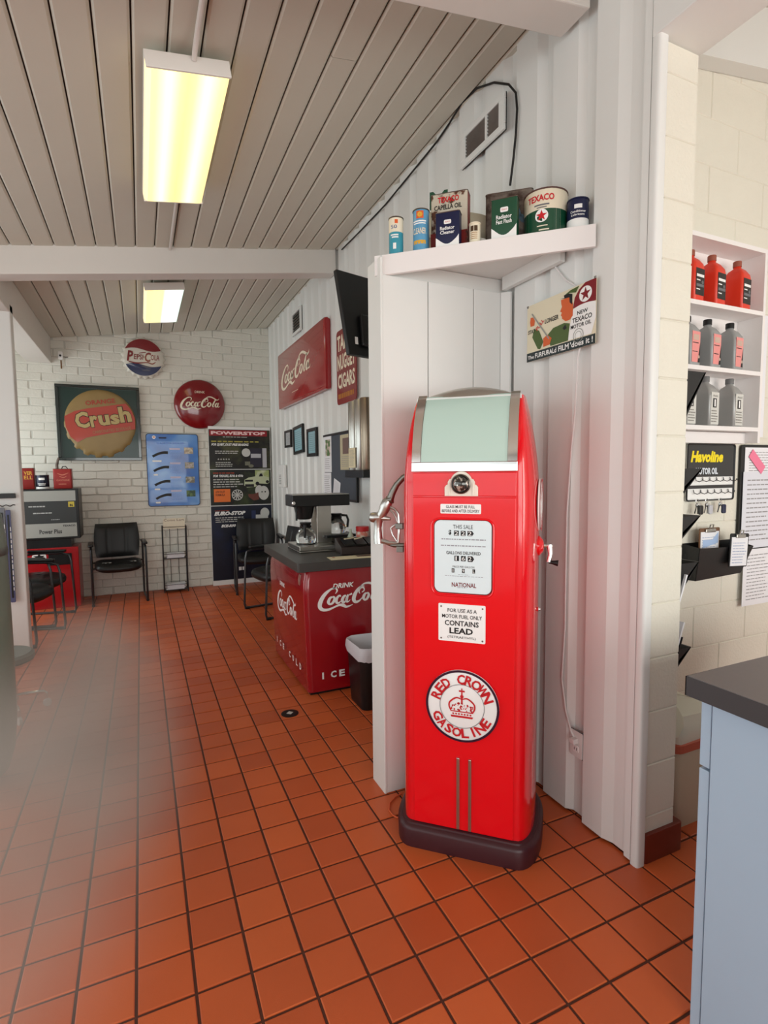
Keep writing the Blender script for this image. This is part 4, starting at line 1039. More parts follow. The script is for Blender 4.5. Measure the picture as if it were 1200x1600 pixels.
t = MB(); a = mp(330, 145); b = mp(480, 175); t.flat(roundrect(a[0], b[1], b[0], a[1], .008, 3), .0115); t.build('title_bar', NAVY, bl)
t = MB(); a = mp(290, 235); b = mp(910, 285); bars(t, a[0], a[1], b[0], b[1], 1, .0115, random.Random(9), .6); t.build('title_print', mat('pale_blue_print', (120, 158, 226)), bl)

# tall brake banner
q = [ony(*p, YB-0.06) for p in ((326, 670), (433, 669), (437, 904), (330, 907))]
x0, x1 = (q[0].x+q[3].x)/2+.01, 1.255; z1 = 2.13
M = frame((x0, YB-0.05, 0.0), (1, 0, 0), (0, 0, 1)); W_, H_ = x1-x0, z1
pb = thing('brake_banner', 'tall black brake advertising banner standing against the brick wall in the corner', 'banner', M)
MB().box(0, W_, 0.0, H_+.03, -0.03, -0.004).build('backing_board', WHITE, pb)
mp = mapper(85, 55, 735, 1455, 0, H_, W_, 0.0)       # crop frame of the whole banner
def R_(mb, a, b, c, d, z=0.004):
    x0_, y0_ = mp(a, b); x1_, y1_ = mp(c, d); mb.rect(x0_, y1_, x1_, y0_, z); return mb
def panel(nm, a, b, c, d, mtl, z=0.0): 
    x0_, y0_ = mp(a, b); x1_, y1_ = mp(c, d); return MB().box(x0_, x1_, y1_, y0_, -0.004, z).build(nm, mtl, pb)
panel('upper_panel', 88, 62, 730, 412, mat('banner_black', (26, 25, 22), .35, rgb2=(84, 84, 50), mscale=3, mlo=.5, mhi=.7))
panel('middle_panel', 88, 418, 730, 735, mat('banner_black2', (22, 24, 20), .35, rgb2=(70, 84, 44), mscale=3, mlo=.5, mhi=.7))
panel('lower_panel', 88, 742, 730, 1410, mat('banner_navy', (14, 20, 40), .35, rgb2=(22, 40, 84), mscale=2, mlo=.5, mhi=.8))
t = R_(MB(), 95, 68, 700, 118, .001); t.build('red_heading', mat('banner_red', (150, 20, 34), .4), pb)
def TT(mb, s, a, b, c, d, z=.003, bold=.02, shear=0.0):
    x0_, y0_ = mp(a, b); x1_, y1_ = mp(c, d); mb.text(s, x0_, y1_, x1_, y0_, z, bold, shear)
t = MB(); TT(t, 'POWERSTOP', 112, 78, 680, 108, .003, .05); t.build('heading', mat('banner_pinkwhite', (250, 214, 214), .4), pb)
t = MB()
TT(t, 'FOR QUIET, DUST-FREE BRAKING', 112, 184, 500, 210, shear=.3, bold=.04); TT(t, 'FOR TRUCKS, SUVs & 4X4s', 120, 462, 432, 488, shear=.3, bold=.04)
TT(t, 'EURO-STOP', 118, 790, 445, 826, shear=.3, bold=.06); TT(t, 'ECE-R90', 186, 908, 340, 934, shear=.3, bold=.06)
t.build('lettering', WHITE, pb)
t = MB()
R2 = random.Random(4)
for (a, b, c, d, n_) in ((232, 122, 560, 134, 1), (148, 245, 400, 280, 2), (150, 345, 330, 395, 3), (120, 495, 440, 580, 4), (130, 838, 440, 892, 3)):
    xa, ya = mp(a, b); xb, yb = mp(c, d); bars(t, xa, yb, xb, ya, n_, .003, R2, .4)
for i in range(5): t.flat(star(*mp(180+27*i, 325), .014), .003)
t.build('small_print', mat('banner_print', (200, 200, 196), .5), pb)
t = MB(); xa, ya = mp(112, 160); xb, yb = mp(690, 176); bars(t, xa, yb, xb, ya, 1, .003, R2, .7); t.build('gold_print', mat('gold_print', (170, 160, 70), .5), pb)
t = MB(); xa, ya = mp(120, 440); xb, yb = mp(395, 456); bars(t, xa, yb, xb, ya, 1, .003, R2, .7); xa, ya = mp(125, 778); xb, yb = mp(275, 788); bars(t, xa, yb, xb, ya, 1, .003, R2, .7); t.build('red_print', mat('dull_red_print', (150, 60, 40), .5), pb)
op = R_(MB(), 122, 590, 292, 705, .003).build('orange_square', mat('banner_orange', (236, 120, 50), .4), pb)
t = MB(); TT(t, 'LOW DUST', 140, 605, 235, 625, .004); TT(t, 'FORMULA', 140, 632, 235, 652, .004); t.build('lettering', mat('banner_brown', (110, 44, 20), .5), op)
t = MB(); c_ = mp(365, 645); rw = .075; t.ring(c_[0], c_[1], rw*.86, rw, .003, 36); t.disc(c_[0], c_[1], rw*.2, .003, 16)
for i in range(10):
    a = 2*math.pi*i/10; t.stroke([(c_[0]+rw*.15*math.cos(a), c_[1]+rw*.15*math.sin(a), .010), (c_[0]+rw*.9*math.cos(a), c_[1]+rw*.9*math.sin(a), .016)], .003, 1)
t.build('wheel_picture', mat('pict_grey', (206, 206, 202), .4), pb)
t = MB(); t.disc(*mp(600, 610), .055, .003, 30, ry=.075); t.disc(*mp(648, 632), .074, .004, 36, ry=.098); t.disc(*mp(470, 265), .058, .003, 24); t.build('brake_disc_picture', mat('pict_grey', (206, 206, 202)), pb)
t = MB(); t.disc(*mp(630, 622), .010, .0052, 14); t.disc(*mp(665, 622), .011, .0052, 14); t.disc(*mp(648, 820), .0, .0052, 3) if False else None; t.build('disc_hole', BLACK, pb)
t = MB(); t.flat([mp(480, 640), mp(540, 640), mp(590, 625), mp(595, 690), mp(540, 700), mp(485, 665)][::-1], .0055); t.build('brake_pad_picture', mat('pict_brown', (110, 60, 50), .5), pb)
R_(MB(), 560, 425, 712, 520, .001).build('sky_picture', mat('pict_sky', (170, 182, 120), .5, rgb2=(220, 222, 196), mscale=6), pb)
t = MB(); t.flat([mp(*p) for p in ((440, 560), (445, 510), (490, 490), (560, 480), (590, 448), (640, 445), (660, 480), (712, 490), (712, 540), (690, 550), (600, 545), (560, 575), (470, 580))][::-1], .003); truck = t.build('truck_picture', mat('pict_truck', (196, 204, 170), .4), pb)
t = MB(); t.disc(*mp(582, 545), .026, .004, 18); t.disc(*mp(692, 530), .022, .004, 18); t.flat([mp(*p) for p in ((600, 482), (612, 456), (636, 454), (645, 480))][::-1], .004); xa = mp(450, 510); xb = mp(535, 528); t.rect(xa[0], xb[1], xb[0], xa[1], .004); xa = mp(450, 550); xb = mp(545, 575); t.rect(xa[0], xb[1], xb[0], xa[1], .004); t.build('truck_detail', BLACK, truck)
t = R_(R_(MB(), 520, 275, 628, 312), 645, 225, 690, 400); t.build('box_picture', mat('pict_box', (190, 190, 196), .5), pb)
R_(MB(), 510, 225, 640, 395, .002).build('box_picture', mat('pict_box2', (44, 40, 56), .5), pb)
t = MB(); t.disc(*mp(520, 385), .035, .003, 16, ry=.022); R_(t, 455, 345, 510, 380); t.build('car_picture', mat('pict_car', (120, 120, 104), .5), pb)
t = MB(); t.disc(*mp(655, 815), .062, .003, 30, ry=.07); R_(t, 555, 830, 690, 875); t.build('disc_picture', mat('pict_grey', (206, 206, 202)), pb)
R_(MB(), 510, 790, 556, 870, .0025).build('box_picture', mat('pict_blue', (40, 50, 90), .5), pb)
t = R_(R_(R_(MB(), 316, 1300, 328, 1335), 358, 1300, 388, 1332), 396, 1300, 426, 1332); t.build('white_squares', WHITE, pb)

# small camera with a stain under it, at the end of the side beam
p = ony(92, 556, YB-.01)
cam_t = thing('security_camera', 'small white security camera high on the brick wall by the left side beam', 'camera', frame((p.x+.02, YB-.012, p.z), (1, 0, 0), (0, 0, 1)))
MB().prism(roundrect(-.025, -.045, .025, .045, .01, 3), 0, .05).build('body', WHITE, cam_t, bevel=.004)
MB(Matrix.Translation((0, -.005, .05))).lathe([(.012, 0), (.012, .008), (.001, .010)], 16).build('lens', BLACK, cam_t, smooth=True)
MB().tube([(0.02, -.01, .01), (.05, -.012, .01), (.075, -.012, .02)], .004, 6).build('bracket', PLBLK, cam_t)
MB().rect(-.008, -.15, .008, -.05, .0).build('rust_run', mat('rust_stain', (120, 84, 50), .8), cam_t)

# literature rack
M = Matrix.Translation((-0.188, 5.93, 0))
rk = thing('literature_rack', 'narrow black wire literature rack with stacked papers, against the brick wall', 'rack', M)
W_ = .285; D_ = .16
for (x, y) in ((0, 0), (W_, 0), (0, D_), (W_, D_)): MB().tube([(x, y, 0.0), (x, y, .86)], .007, 8).build('post', FRAMEB, rk)
for z_ in (.03, .10, .44, .50, .85):
    MB().tube([(0, 0, z_), (W_, 0, z_), (W_, D_, z_), (0, D_, z_)], .004, 6, closed=True).build('rail', FRAMEB, rk)
for x in (.09, .19): MB().tube([(x, D_, .03), (x, D_, .85)], .0035, 6).build('back_wire', FRAMEB, rk)
for z_ in (.03, .44): MB().box(.005, W_-.005, .005, D_-.005, z_, z_+.006).build('tray', FRAMEB, rk)
sgn_ = MB().box(.015, W_-.01, .078, .084, .82, .955).build('header_card', CREAM, rk)
t = MB(Matrix(((1,0,0,0),(0,0,-1,.0775),(0,1,0,0),(0,0,0,1)))); t.text('Come Lart', .022, .918, W_-.018, .948, 0.0, 0); t.build('lettering', mat('faded_brown', (120, 90, 70), .6), sgn_)
def paper_stack(x, y, z_, w, d, n, label, seed, rot=0):
    r_ = random.Random(seed); th = thing('paper_stack', label, 'papers', Matrix.Translation((x, y, z_)) @ Matrix.Rotation(rot, 4, 'Z'))
    zc = 0
    for i in range(n):
        h = r_.uniform(.006, .012); dx = r_.uniform(-.012, .012); dy = r_.uniform(-.006, .006)
        MB().box(-w/2+dx, w/2+dx, -d/2+dy, d/2+dy, zc, zc+h-.001).build('booklet', PAPER, th); zc += h
paper_stack(-0.188+W_/2, 5.93+D_/2-.01, .4475, .21, .12, 7, 'grey stack of papers on the middle shelf of the wire rack', 3)
paper_stack(-0.188+W_/2-.005, 5.93+D_/2-.012, .0375, .22, .12, 8, 'white stack of booklets on the bottom shelf of the wire rack', 4)

# ================================================================== visitor chairs
def make_chair(label, M, wear=False):
    c = thing('visitor_chair', label, 'chair', M, 'black visitor chairs')
    W2 = 0.29; S = .455                                   # front is -y
    for sx in (-1, 1):
        x = sx*W2
        MB().tube([(x, .22, .66), (x, .10, .675), (x, -.17, .675), (x, -.235, .65), (x-sx*0.0, -.255, .58), (x, -.28, .06), (x, -.27, .022), (x, -.22, .014), (x, .18, .014), (x, .235, .03), (x, .25, .09), (x, .22, .66)], .0125, 8).build('side_frame', FRAMEB, c, smooth=True)
        MB().prism(roundrect(-.028, -.21, .028, .17, .02, 4), .685, .712, Matrix.Translation((x, 0, 0))).build('armrest', PLBLK, c, bevel=.008, smooth=True)
        MB().tube([(x, -.225, .012), (x, -.275, .014)], .017, 8).build('foot_cap', PLBLK, c, smooth=True)
    MB().tube([(-W2, .02, .395), (W2, .02, .395)], .011, 8).build('cross_bar', FRAMEB, c)
    MB().tube([(-W2, .215, .44), (W2, .215, .44)], .011, 8).build('cross_bar', FRAMEB, c)
    def seatf(k, z_, n=32):
        out = []
        for i in range(n):
            a = 2*math.pi*i/n; cx_ = abs(math.cos(a))**.45*(1 if math.cos(a) >= 0 else -1); sy_ = abs(math.sin(a))**.45*(1 if math.sin(a) >= 0 else -1)
            out.append((cx_*.255*k, sy_*.235*k-.01, z_-(.02*(max(0, -sy_))**2)-(.01*(1-cx_*cx_))))
        return out
    seat = MB().loft([seatf(.9, .40), seatf(1.0, .415), seatf(1.02, .445), seatf(.97, .475), seatf(.8, .488), seatf(.3, .485)]).build('seat', LEATHER, c, smooth=True, angle=70)
    bm2 = MB(Matrix.Translation((0, .215, .50)) @ Matrix.Rotation(-.16, 4, 'X'))
    def backf(u, v, s_=1):
        x = (u*2-1); z_ = v
        half = .235+.02*math.sin(math.pi*v)
        seam = .010*(math.exp(-((abs(x)-.42)/.035)**2))
        edge = (1-abs(x)**4)*(1-abs(2*v-1)**6)
        return (x*half, s_*(-.03*edge+seam*edge)+.035*x*x*-1*1.0, v*.42)
    bm2.grid(lambda u, v: backf(u, v), 30, 12).grid(lambda u, v: (backf(1-u, v)[0], .022*(1-abs(2*v-1)**6)*(1-abs(1-2*u)**4)-.035*(1-2*u)**2, backf(u, v)[2]), 30, 12)
    bk = bm2.build('backrest', LEATHER, c, smooth=True, angle=60)
    if wear:
        for sx, sc_ in ((-.13, 1), (.15, .7)):
            t_ = MB(Matrix.Translation((sx, -.17, .484))); t_.stroke([(-.05*sc_, .01, .02), (-.01, .03*sc_, .012), (.035*sc_, .01, .025), (.03*sc_, -.03, .02)], 0.0025, 5); t_.stroke([(-.02, -.02, .03), (0, -.01, .02)], .003, 4)
            t_.build('worn_patch', mat('torn_lining', (176, 174, 170), .9), seat)
    return c
make_chair('black vinyl chair with pale torn seat patches, against the brick wall below the blue sign', rotz(-.70, 5.82, 0, 4), wear=True)
make_chair('black chair in front of the brake banner, its back against the banner', rotz(.95, 5.62, 0, -6))
make_chair('black chair behind the red cooler, its seat turned toward the aisle', rotz(.93, 4.42, 0, -78))
make_chair('black chair beside the old pump, nearest the white wall end', rotz(-1.50, 4.45, 0, 74))
make_chair('black chair beside the old pump, farther from the wall end', rotz(-1.46, 5.12, 0, 78))

# ================================================================== old pump head on a red cabinet, back left
xa, xb = -1.95, -1.075
M = rotz(xb, 5.66, 0, 0)
op_ = thing('old_pump_head', 'grey and black electronic fuel pump head on a red cabinet in the back left corner', 'fuel dispenser', M)
Wd = xb-xa
rb_ = MB().box(-Wd, -0.03, 0, .36, 0, .70).build('cabinet', mat('old_red', (172, 12, 22), .3, coat=.4), op_, bevel=.006)
MB().box(-Wd+.05, -0.10, .03, .34, .70, .80).build('neck', PLBLK, op_)
hd = MB().box(-Wd, 0, -.02, .36, .80, 1.372).build('head', PLBLK, op_, bevel=.006)
FM = Matrix(((1,0,0,0),(0,0,-1,-.021),(0,1,0,0),(0,0,0,1)))
def fp(nm, x0_, x1_, z0_, z1_, mt, th=.004): return MB(FM).box(x0_, x1_, z0_, z1_, 0, th).build(nm, mt, op_)
lg = mat('panel_light_grey', (164, 164, 158), .45); dg = mat('panel_dark_grey', (52, 54, 54), .4)
fp('top_panel', -Wd+.01, -.03, 1.235, 1.352, lg); fp('display', -Wd+.01, -.03, .985, 1.232, dg); fp('bottom_panel', -Wd+.01, -.03, .825, .982, lg)
t = MB(FM); t.text('Power Plus', -.40, .865, -.18, .915, .0045, .03); t.text('TEXACO', -.17, .94, -.045, .962, .0045, .04); t.build('lettering', mat('grey_ink', (60, 60, 60), .5), op_)
t = MB(FM); rr = random.Random(1)
bars(t, -.49, 1.165, -.29, 1.19, 1, .0045, rr, .5); bars(t, -.45, 1.09, -.25, 1.115, 1, .0045, rr, .5); bars(t, -.28, 1.02, -.17, 1.03, 1, .0045, rr, .5); t.build('numerals', mat('dull_white', (186, 188, 186), .5), op_)
t = MB(FM).rect(-.105, 1.165, -.045, 1.225, .005); y_ = t.build('yellow_sticker', mat('sticker_yellow', (206, 186, 70), .5), op_)
t = MB(FM); t.text('86', -.092, 1.172, -.058, 1.20, .006, .03); t.build('lettering', BLACK, y_)
t = MB(FM); t.M = Matrix(((1,0,0,0),(0,0,-1,-.001),(0,1,0,0),(0,0,0,1))); t.disc(-.42, .60, .07, .001, 30); lgx = t.build('round_logo', WHITE, rb_)
t = MB(Matrix(((1,0,0,0),(0,0,-1,-.003),(0,1,0,0),(0,0,0,1)))); t.flat(star(-.42, .60, .058), .001); t.build('star', BLACK, lgx)
t = MB(Matrix(((1,0,0,0),(0,0,-1,-.001),(0,1,0,0),(0,0,0,1)))); t.box(-.33, -.10, .50, .63, 0, .003); t.build('recess', PLBLK, rb_)
zt = 1.374
tin(0, 0, .15, .10, .235, mat('tin_red_old', (140, 26, 20), .4), 'dark red tin at the left on top of the old pump head', name='oil_tin', spout=False, xyz=(-1.585, 5.78, zt), base_rot=0)
tt = [o for o in COL.objects if o.get('label', '').startswith('dark red tin')][0]
t = MB(FR(.15, .10)); t.text('VER', -.02, .16, .06, .20, .001, .02); t.text('ELL', -.02, .11, .06, .15, .001, .02); t.build('lettering', OCH, tt)
c = can(0, 0, .066, .155, [(0, mat('can_dark', (40, 44, 58), .25, .5)), ((0.0, .14), WHITE)], 'round dark oil can with white base, in the middle on the old pump head', xyz=(-1.435, 5.76, zt), lid=TINRIM)
wbars(c, .066, [(-.04, .055, .04, .062), (-.03, .04, .035, .047), (-.03, .1, .03, .125)], WHITE)
c = tin(0, 0, .185, .12, .225, mat('tin_red_old2', (160, 40, 36), .4), 'large red gasoline can with a dark curved spout on the old pump head', name='gas_can', spout=False, xyz=(-1.235, 5.80, zt), base_rot=0)
MB().tube([(-.055, 0, .225), (-.055, 0, .27), (-.045, 0, .32), (-.03, 0, .355)], [.016, .016, .014, .012], 10).build('spout', RUSTG, c, smooth=True)
MB().tube([(-.01, 0, .225), (.0, 0, .25), (.03, 0, .255), (.05, 0, .228)], .005, 8).build('handle', PLBLK, c, smooth=True)
t = MB(FR(.185, .12)); t.text('GASOLINE', -.06, .085, .07, .105, .001, .02); t.stroke([(-.05, .175, .006), (0, .155, .012), (.06, .178, .006)], .001); t.stroke([(-.03, .14, .005), (.01, .125, .009), (.04, .14, .005)], .001); bars(t, -.04, .04, .06, .06, 1, .001, rr, .6); t.build('lettering', mat('tin_pale', (206, 120, 96), .5), c)

# ================================================================== red cooler with a dark counter slab
CX0, CX1, CY0, CY1, CH = .575, 1.235, 2.05, 3.07, .865
ck = thing('drink_cooler', 'old red enamel drink cooler with white script, used as a coffee counter base', 'cooler', Matrix.Translation((CX0, CY0, 0)))
CW, CD = CX1-CX0, CY1-CY0
def ringc(z_, g): return [(x, y, z_) for x, y in roundrect(-g, -g, CW+g, CD+g, .035, 5)]
MB().loft([ringc(.02, -.004), ringc(.10, 0), ringc(.45, .012), ringc(.70, .022), ringc(.80, .018), ringc(CH, .0)]).build('body', COKE, ck, smooth=True, angle=50)
MB().box(.02, CW-.02, .02, CD-.02, 0, .03).build('base', PLBLK, ck)
def bulge(z_): return .012 if z_ < .45 else .012+.010*min(1, (z_-.45)/.25)
# front (toward the camera): local x, z
def warpF(p): return (p[0], -p[2]-bulge(p[1])-.0006, p[1])
def warpS(p): return (-p[2]-bulge(p[1])-.0006, CD-p[0], p[1])
mp_front = lambda px, py: (ony(px, py, CY0-.018).x-CX0, ony(px, py, CY0-.018).z)
t = MB(); t.warp = warpF
a = mp_front(498, 954); b = mp_front(600, 912)
cola_script(t, a[0], a[1]-.008, .49, .172, .0, 6, 1.05)
t.build('script_lettering', WHITE, ck); t = MB(); t.warp = warpF
d0 = mp_front(524, 922); d1 = mp_front(560, 912); t.text('DRINK', d0[0]-.02, d0[1]+.012, d0[0]+.135, d0[1]+.046, .0, .03, .2)
t.build('drink_lettering', WHITE, ck); t = MB(); t.warp = warpF
e0 = mp_front(504, 1062)
for i, ch in enumerate('ICE COLD'):
    if ch != ' ': t.text(ch, e0[0]+.0+i*.062, e0[1], e0[0]+(.012 if ch == 'I' else .042)+i*.062, e0[1]+.048, 0, .04)
t.build('ice_cold_lettering', WHITE, ck)
t = MB(); t.warp = warpS
cola_script(t, .22, .43, .60, .20, .0, 6, 1.0); t.build('script_lettering', WHITE, ck); t = MB(); t.warp = warpS; t.text('DRINK', .34, .655, .50, .69, .0, .03, .2); t.build('drink_lettering', WHITE, ck); t = MB(); t.warp = warpS
for i, ch in enumerate('ICE COLD'):
    if ch != ' ': t.text(ch, .16+i*.098, .14, .16+(.012 if ch == 'I' else .042)+i*.098, .188, 0, .04)
t.build('ice_cold_lettering', WHITE, ck)
for k in range(2):
    MB().tube([(-.021, .06+.03*k, .84), (-.027, .065+.03*k, .80), (-.026, .068+.03*k, .765)], .005, 6).build('opener', CHROME, ck, smooth=True)
ct = MB().prism(roundrect(.512, 2.03, 1.262, 3.10, .012, 3), .868, .930).build('counter_slab', COUNTER, bevel=.003)
tag(ct, 'dark grey laminate counter slab lying on the red cooler', 'counter')
ZC = .931
# coffee maker
cfm = thing('coffee_maker', 'steel and black commercial coffee maker with two burners on the dark counter', 'coffee maker', rotz(.86, 2.62, ZC, 0))
MB().box(-.21, .10, -.16, .22, 0, .012).box(-.21, .11, -.15, .21, .014, .045).build('base', STEEL, cfm, bevel=.004)
MB().box(-.02, .10, .02, .18, .045, .37).build('tower', STEEL, cfm, bevel=.004)
MB().box(-.225, .245, -.02, .20, .34, .428).build('head', PLBLK, cfm, bevel=.005)
MB().box(-.22, .24, -.015, .195, .428, .434).build('top_plate', STEEL, cfm)
MB(Matrix.Translation((-.105, .08, .235))).lathe([(.048, 0), (.062, .01), (.078, .09), (.082, .105)], 24).build('brew_basket', PLBLK, cfm, smooth=True)
MB().tube([(-.19, .0, .36), (-.195, -.02, .33), (-.195, -.02, .235)], .008, 8).build('tap_handle', PLBLK, cfm, smooth=True)
MB(Matrix.Translation((-.218, -.02, .37)) @ Matrix.Rotation(math.pi/2, 4, 'X')).lathe([(.014, 0), (.014, .012), (.002, .014)], 14).build('indicator', CHROME, cfm)
MB().prism(roundrect(.03, -.02, .30, .23, .02, 3), .085, .105).build('upper_burner', PLBLK, cfm)
MB().box(.12, .26, .02, .2, .0, .085).build('burner_stand', STEEL, cfm)
MB(Matrix.Translation((-.11, .03, .045))).lathe([(.075, 0), (.075, .006)], 28).build('burner_plate', PLBLK, cfm)
def carafe(x, y, z, label, rot):
    c = thing('coffee_carafe', label, 'carafe', rotz(x, y, z, rot))
    MB().lathe([(.055, 0), (.072, .004), (.079, .03), (.076, .06), (.06, .095), (.043, .12), (.041, .128)], 28, cap1=False).build('glass_bowl', GLASS, c, smooth=True)
    MB(Matrix.Translation((0, 0, .122))).lathe([(.044, 0), (.046, .012), (.040, .018), (.046, .034), (.044, .040)], 24).build('collar', PLBLK, c, smooth=True)
    MB().tube([(0, -.044, .148), (0, -.085, .145), (0, -.098, .11), (0, -.09, .05)], .010, 8).build('handle', PLBLK, c, smooth=True)
    MB().tube([(0, -.071, .055), (0, -.088, .055)], .007, 6).build('handle_clip', CHROME, c)
    return c
carafe(.75, 2.65, ZC+.0525, 'glass coffee pot with a black collar on the lower burner, under the brew basket', -20)
carafe(1.03, 2.72, ZC+.1065, 'glass coffee pot on the raised burner right of the steel tower', 60)
# brown condiment organiser, jar, bottle, papers
og = thing('condiment_organizer', 'dark brown sloped condiment organiser on the counter beside the coffee maker', 'organizer', rotz(1.07, 2.33, ZC, -8))
brn = mat('dark_brown_plastic', (46, 34, 32), .4)
MB().prism([(-.12, 0), (.12, 0), (.12, .10), (-.12, .055)], -.16, .16, Matrix(((0,0,1,0),(1,0,0,0),(0,1,0,0),(0,0,0,1)))).build('body', brn, og, bevel=.004)
for k in range(3): MB().box(-.13+.09*k, -.05+.09*k, -.09, .08, .10, .112, Matrix.Rotation(.18, 4, 'X') @ Matrix.Translation((0, 0, -.02))).build('divider_tray', PLBLK, og)
def wood_stick(x, y, z, r, lab):
    tag(MB(Matrix.Translation((x, y, z)) @ Matrix.Rotation(r, 4, 'Z')).box(-.05, .05, -.008, .008, 0, .006).build('sugar_packet', PAPERC), lab, 'packet', 'white packets on the brown organiser')
wood_stick(.985, 2.31, ZC+.108, .5, 'white packet on the brown organiser, nearer the coffee maker'); wood_stick(1.05, 2.29, ZC+.108, .7, 'white packet on the brown organiser, nearer the wall')
jr = thing('plastic_jar', 'pink plastic jar with a red lid behind the organiser, by the wall', 'jar', Matrix.Translation((1.19, 2.55, ZC)))
MB().lathe([(.045, 0), (.05, .006), (.05, .12), (.046, .13)], 24).build('body', mat('pink_label', (222, 130, 112), .5, rgb2=(236, 226, 210), mscale=24), jr, smooth=True)
MB(Matrix.Translation((0, 0, .131))).lathe([(.053, 0), (.053, .034), (.05, .038)], 28).build('lid', mat('lid_red', (196, 28, 30), .35), jr, smooth=True)
bt = thing('squeeze_bottle', 'small green and clear squeeze bottle left of the red-lidded jar', 'bottle', Matrix.Translation((1.10, 2.58, ZC)))
MB().lathe([(.024, 0), (.026, .005), (.026, .09), (.010, .12), (.009, .15)], 18).build('body', mat('bottle_clear', (190, 200, 180), .2), bt, smooth=True)
MB().lathe([(.0268, .03), (.0268, .08)], 18, cap0=False, cap1=False).build('label', mat('leaf_green', (60, 150, 50), .5), bt, smooth=True)
rt = thing('red_bag', 'crumpled dark red snack bag at the wall end of the counter', 'bag', rotz(1.20, 2.40, ZC, 20))
MB().loft([[(.05*math.cos(a*.785)*k+.006*math.sin(a*3), .03*math.sin(a*.785)*k, z_) for a in range(8)] for z_, k in ((0, .9), (.03, 1.1), (.06, .9), (.09, .6), (.105, .7))]).build('bag', mat('bag_red', (104, 18, 34), .3), rt, smooth=True)
fl = thing('flyer', 'cream flyer with a dark photo lying at the front edge of the counter', 'paper', rotz(.985, 2.13, ZC, -4))
MB().box(-.22, .20, -.085, .045, 0, .002).build('sheet', PAPERC, fl)
MB().rect(-.01, -.02, .10, .035, .0026).build('picture', mat('flyer_photo', (90, 60, 56), .5), fl)
MB().rect(-.19, -.01, -.17, .03, .0026).build('mark', mat('flyer_red', (190, 120, 90), .5), fl)

# bin with bag
tb = thing('trash_bin', 'black wastebasket with a white liner between the red cooler and the partition', 'bin', rotz(.93, 1.80, 0, 0))
def tr(z_, k, wob=0, seed=0):
    r_ = random.Random(seed); return [((x*k)+r_.uniform(-wob, wob), (y*k)+r_.uniform(-wob, wob), z_+r_.uniform(-wob, wob)) for x, y in roundrect(-.12, -.15, .12, .15, .05, 5)]
MB().loft([tr(0, .84), tr(.02, .86), tr(.40, 1.0)], cap1=False).build('body', PLBLK, tb, smooth=True)
MB().loft([tr(.33, 1.03, .006, 1), tr(.36, 1.07, .006, 2), tr(.40, 1.06, .004, 3), tr(.418, 1.02, .003, 4), tr(.405, .95, .003, 5), tr(.30, .90, .006, 6), tr(.12, .80, .01, 7)], cap0=False).build('liner', mat('liner_white', (226, 224, 230), .5, trans=.15), tb, smooth=True)
# floor drain
dr = thing('floor_drain', 'small round dark floor drain cover in the tiles before the red cooler', 'drain', Matrix.Translation((.394, 1.855, .0)))
MB().lathe([(.055, 0), (.055, .003), (.045, .005), (.001, .005)], 32).build('cover', mat('drain_black', (30, 26, 26), .4, .5), dr, smooth=True)
MB().prism([(-.022, 0), (0, -.022), (.022, 0), (0, .022)], .005, .0065).build('plug', mat('drain_plug', (196, 190, 184), .4), dr)

# ================================================================== long wall: signs, frames, board, dispenser, monitor
def wall_box(px, py, x, y0z=None):
    p = onx(px, py, x); return p
# wide red script sign with rolled ends
pa = onx(434, 550, 1.225); pc = onx(438, 634, 1.225); pb_ = onx(500, 506, 1.225); pd = onx(510, 608, 1.225)
y0_, y1_ = pa.y-.03, pd.y; zlo, zhi = 2.335, 2.985
M = wall_frame(WX+.004, y0_, zlo); Ws, Hs = y0_-y1_, zhi-zlo
wsn = thing('wall_sign', 'wide red sign with white script high on the ribbed wall past the beam', 'sign', M)
def sled(z_, g): return [(x, y, z_) for x, y in roundrect(-g, -g, Ws+g, Hs+g, .02, 3)]
MB().loft([sled(0, .0), sled(.03, .012), sled(.055, .006), sled(.062, -.02)]).build('sign_plate', COKES, wsn, smooth=True, angle=50)
t = MB(); cola_script(t, Ws*.10, Hs*.30, Ws*.66, Hs*.46, .0635, 6, 1.0); t.build('lettering', CREAM, wsn)
t = MB(); bars(t, Ws*.36, Hs*.17, Ws*.5, Hs*.19, 1, .0635, random.Random(2), .5); t.build('small_print', CREAM, wsn)
# tall red cigar sign
pt_ = onx(526, 520, 1.255); pe = onx(558, 622, 1.255)
y0_ = 3.30; y1_ = 2.815; zlo, zhi = 2.145, 2.80
M = wall_frame(WX-.004, y0_, zlo); Ws, Hs = y0_-y1_, zhi-zlo
ts = thing('wall_sign', 'tall dark red cigar sign partly hidden behind the black monitor', 'sign', M)
MB().prism(roundrect(0, 0, Ws, Hs, .04, 5), 0, .006).build('sign_plate', mat('sign_darkred', (132, 20, 26), .35, coat=.4), ts)
t = MB(); t.text('TAMPA', Ws*.05, Hs*.72, Ws*.95, Hs*.93, .0066, .03); t.text('NUGGET', Ws*.05, Hs*.46, Ws*.95, Hs*.67, .0066, .03); t.text('CIGARS', Ws*.07, Hs*.21, Ws*.93, Hs*.41, .0066, .03); t.build('lettering', CREAM, ts)
t = MB(); t.text('Mild and mellow', Ws*.08, Hs*.08, Ws*.92, Hs*.15, .0066, .01) if False else bars(t, Ws*.08, Hs*.07, Ws*.92, Hs*.15, 1, .0066, random.Random(6), .8); t.build('gold_print', mat('dull_gold', (176, 110, 40), .5), ts)
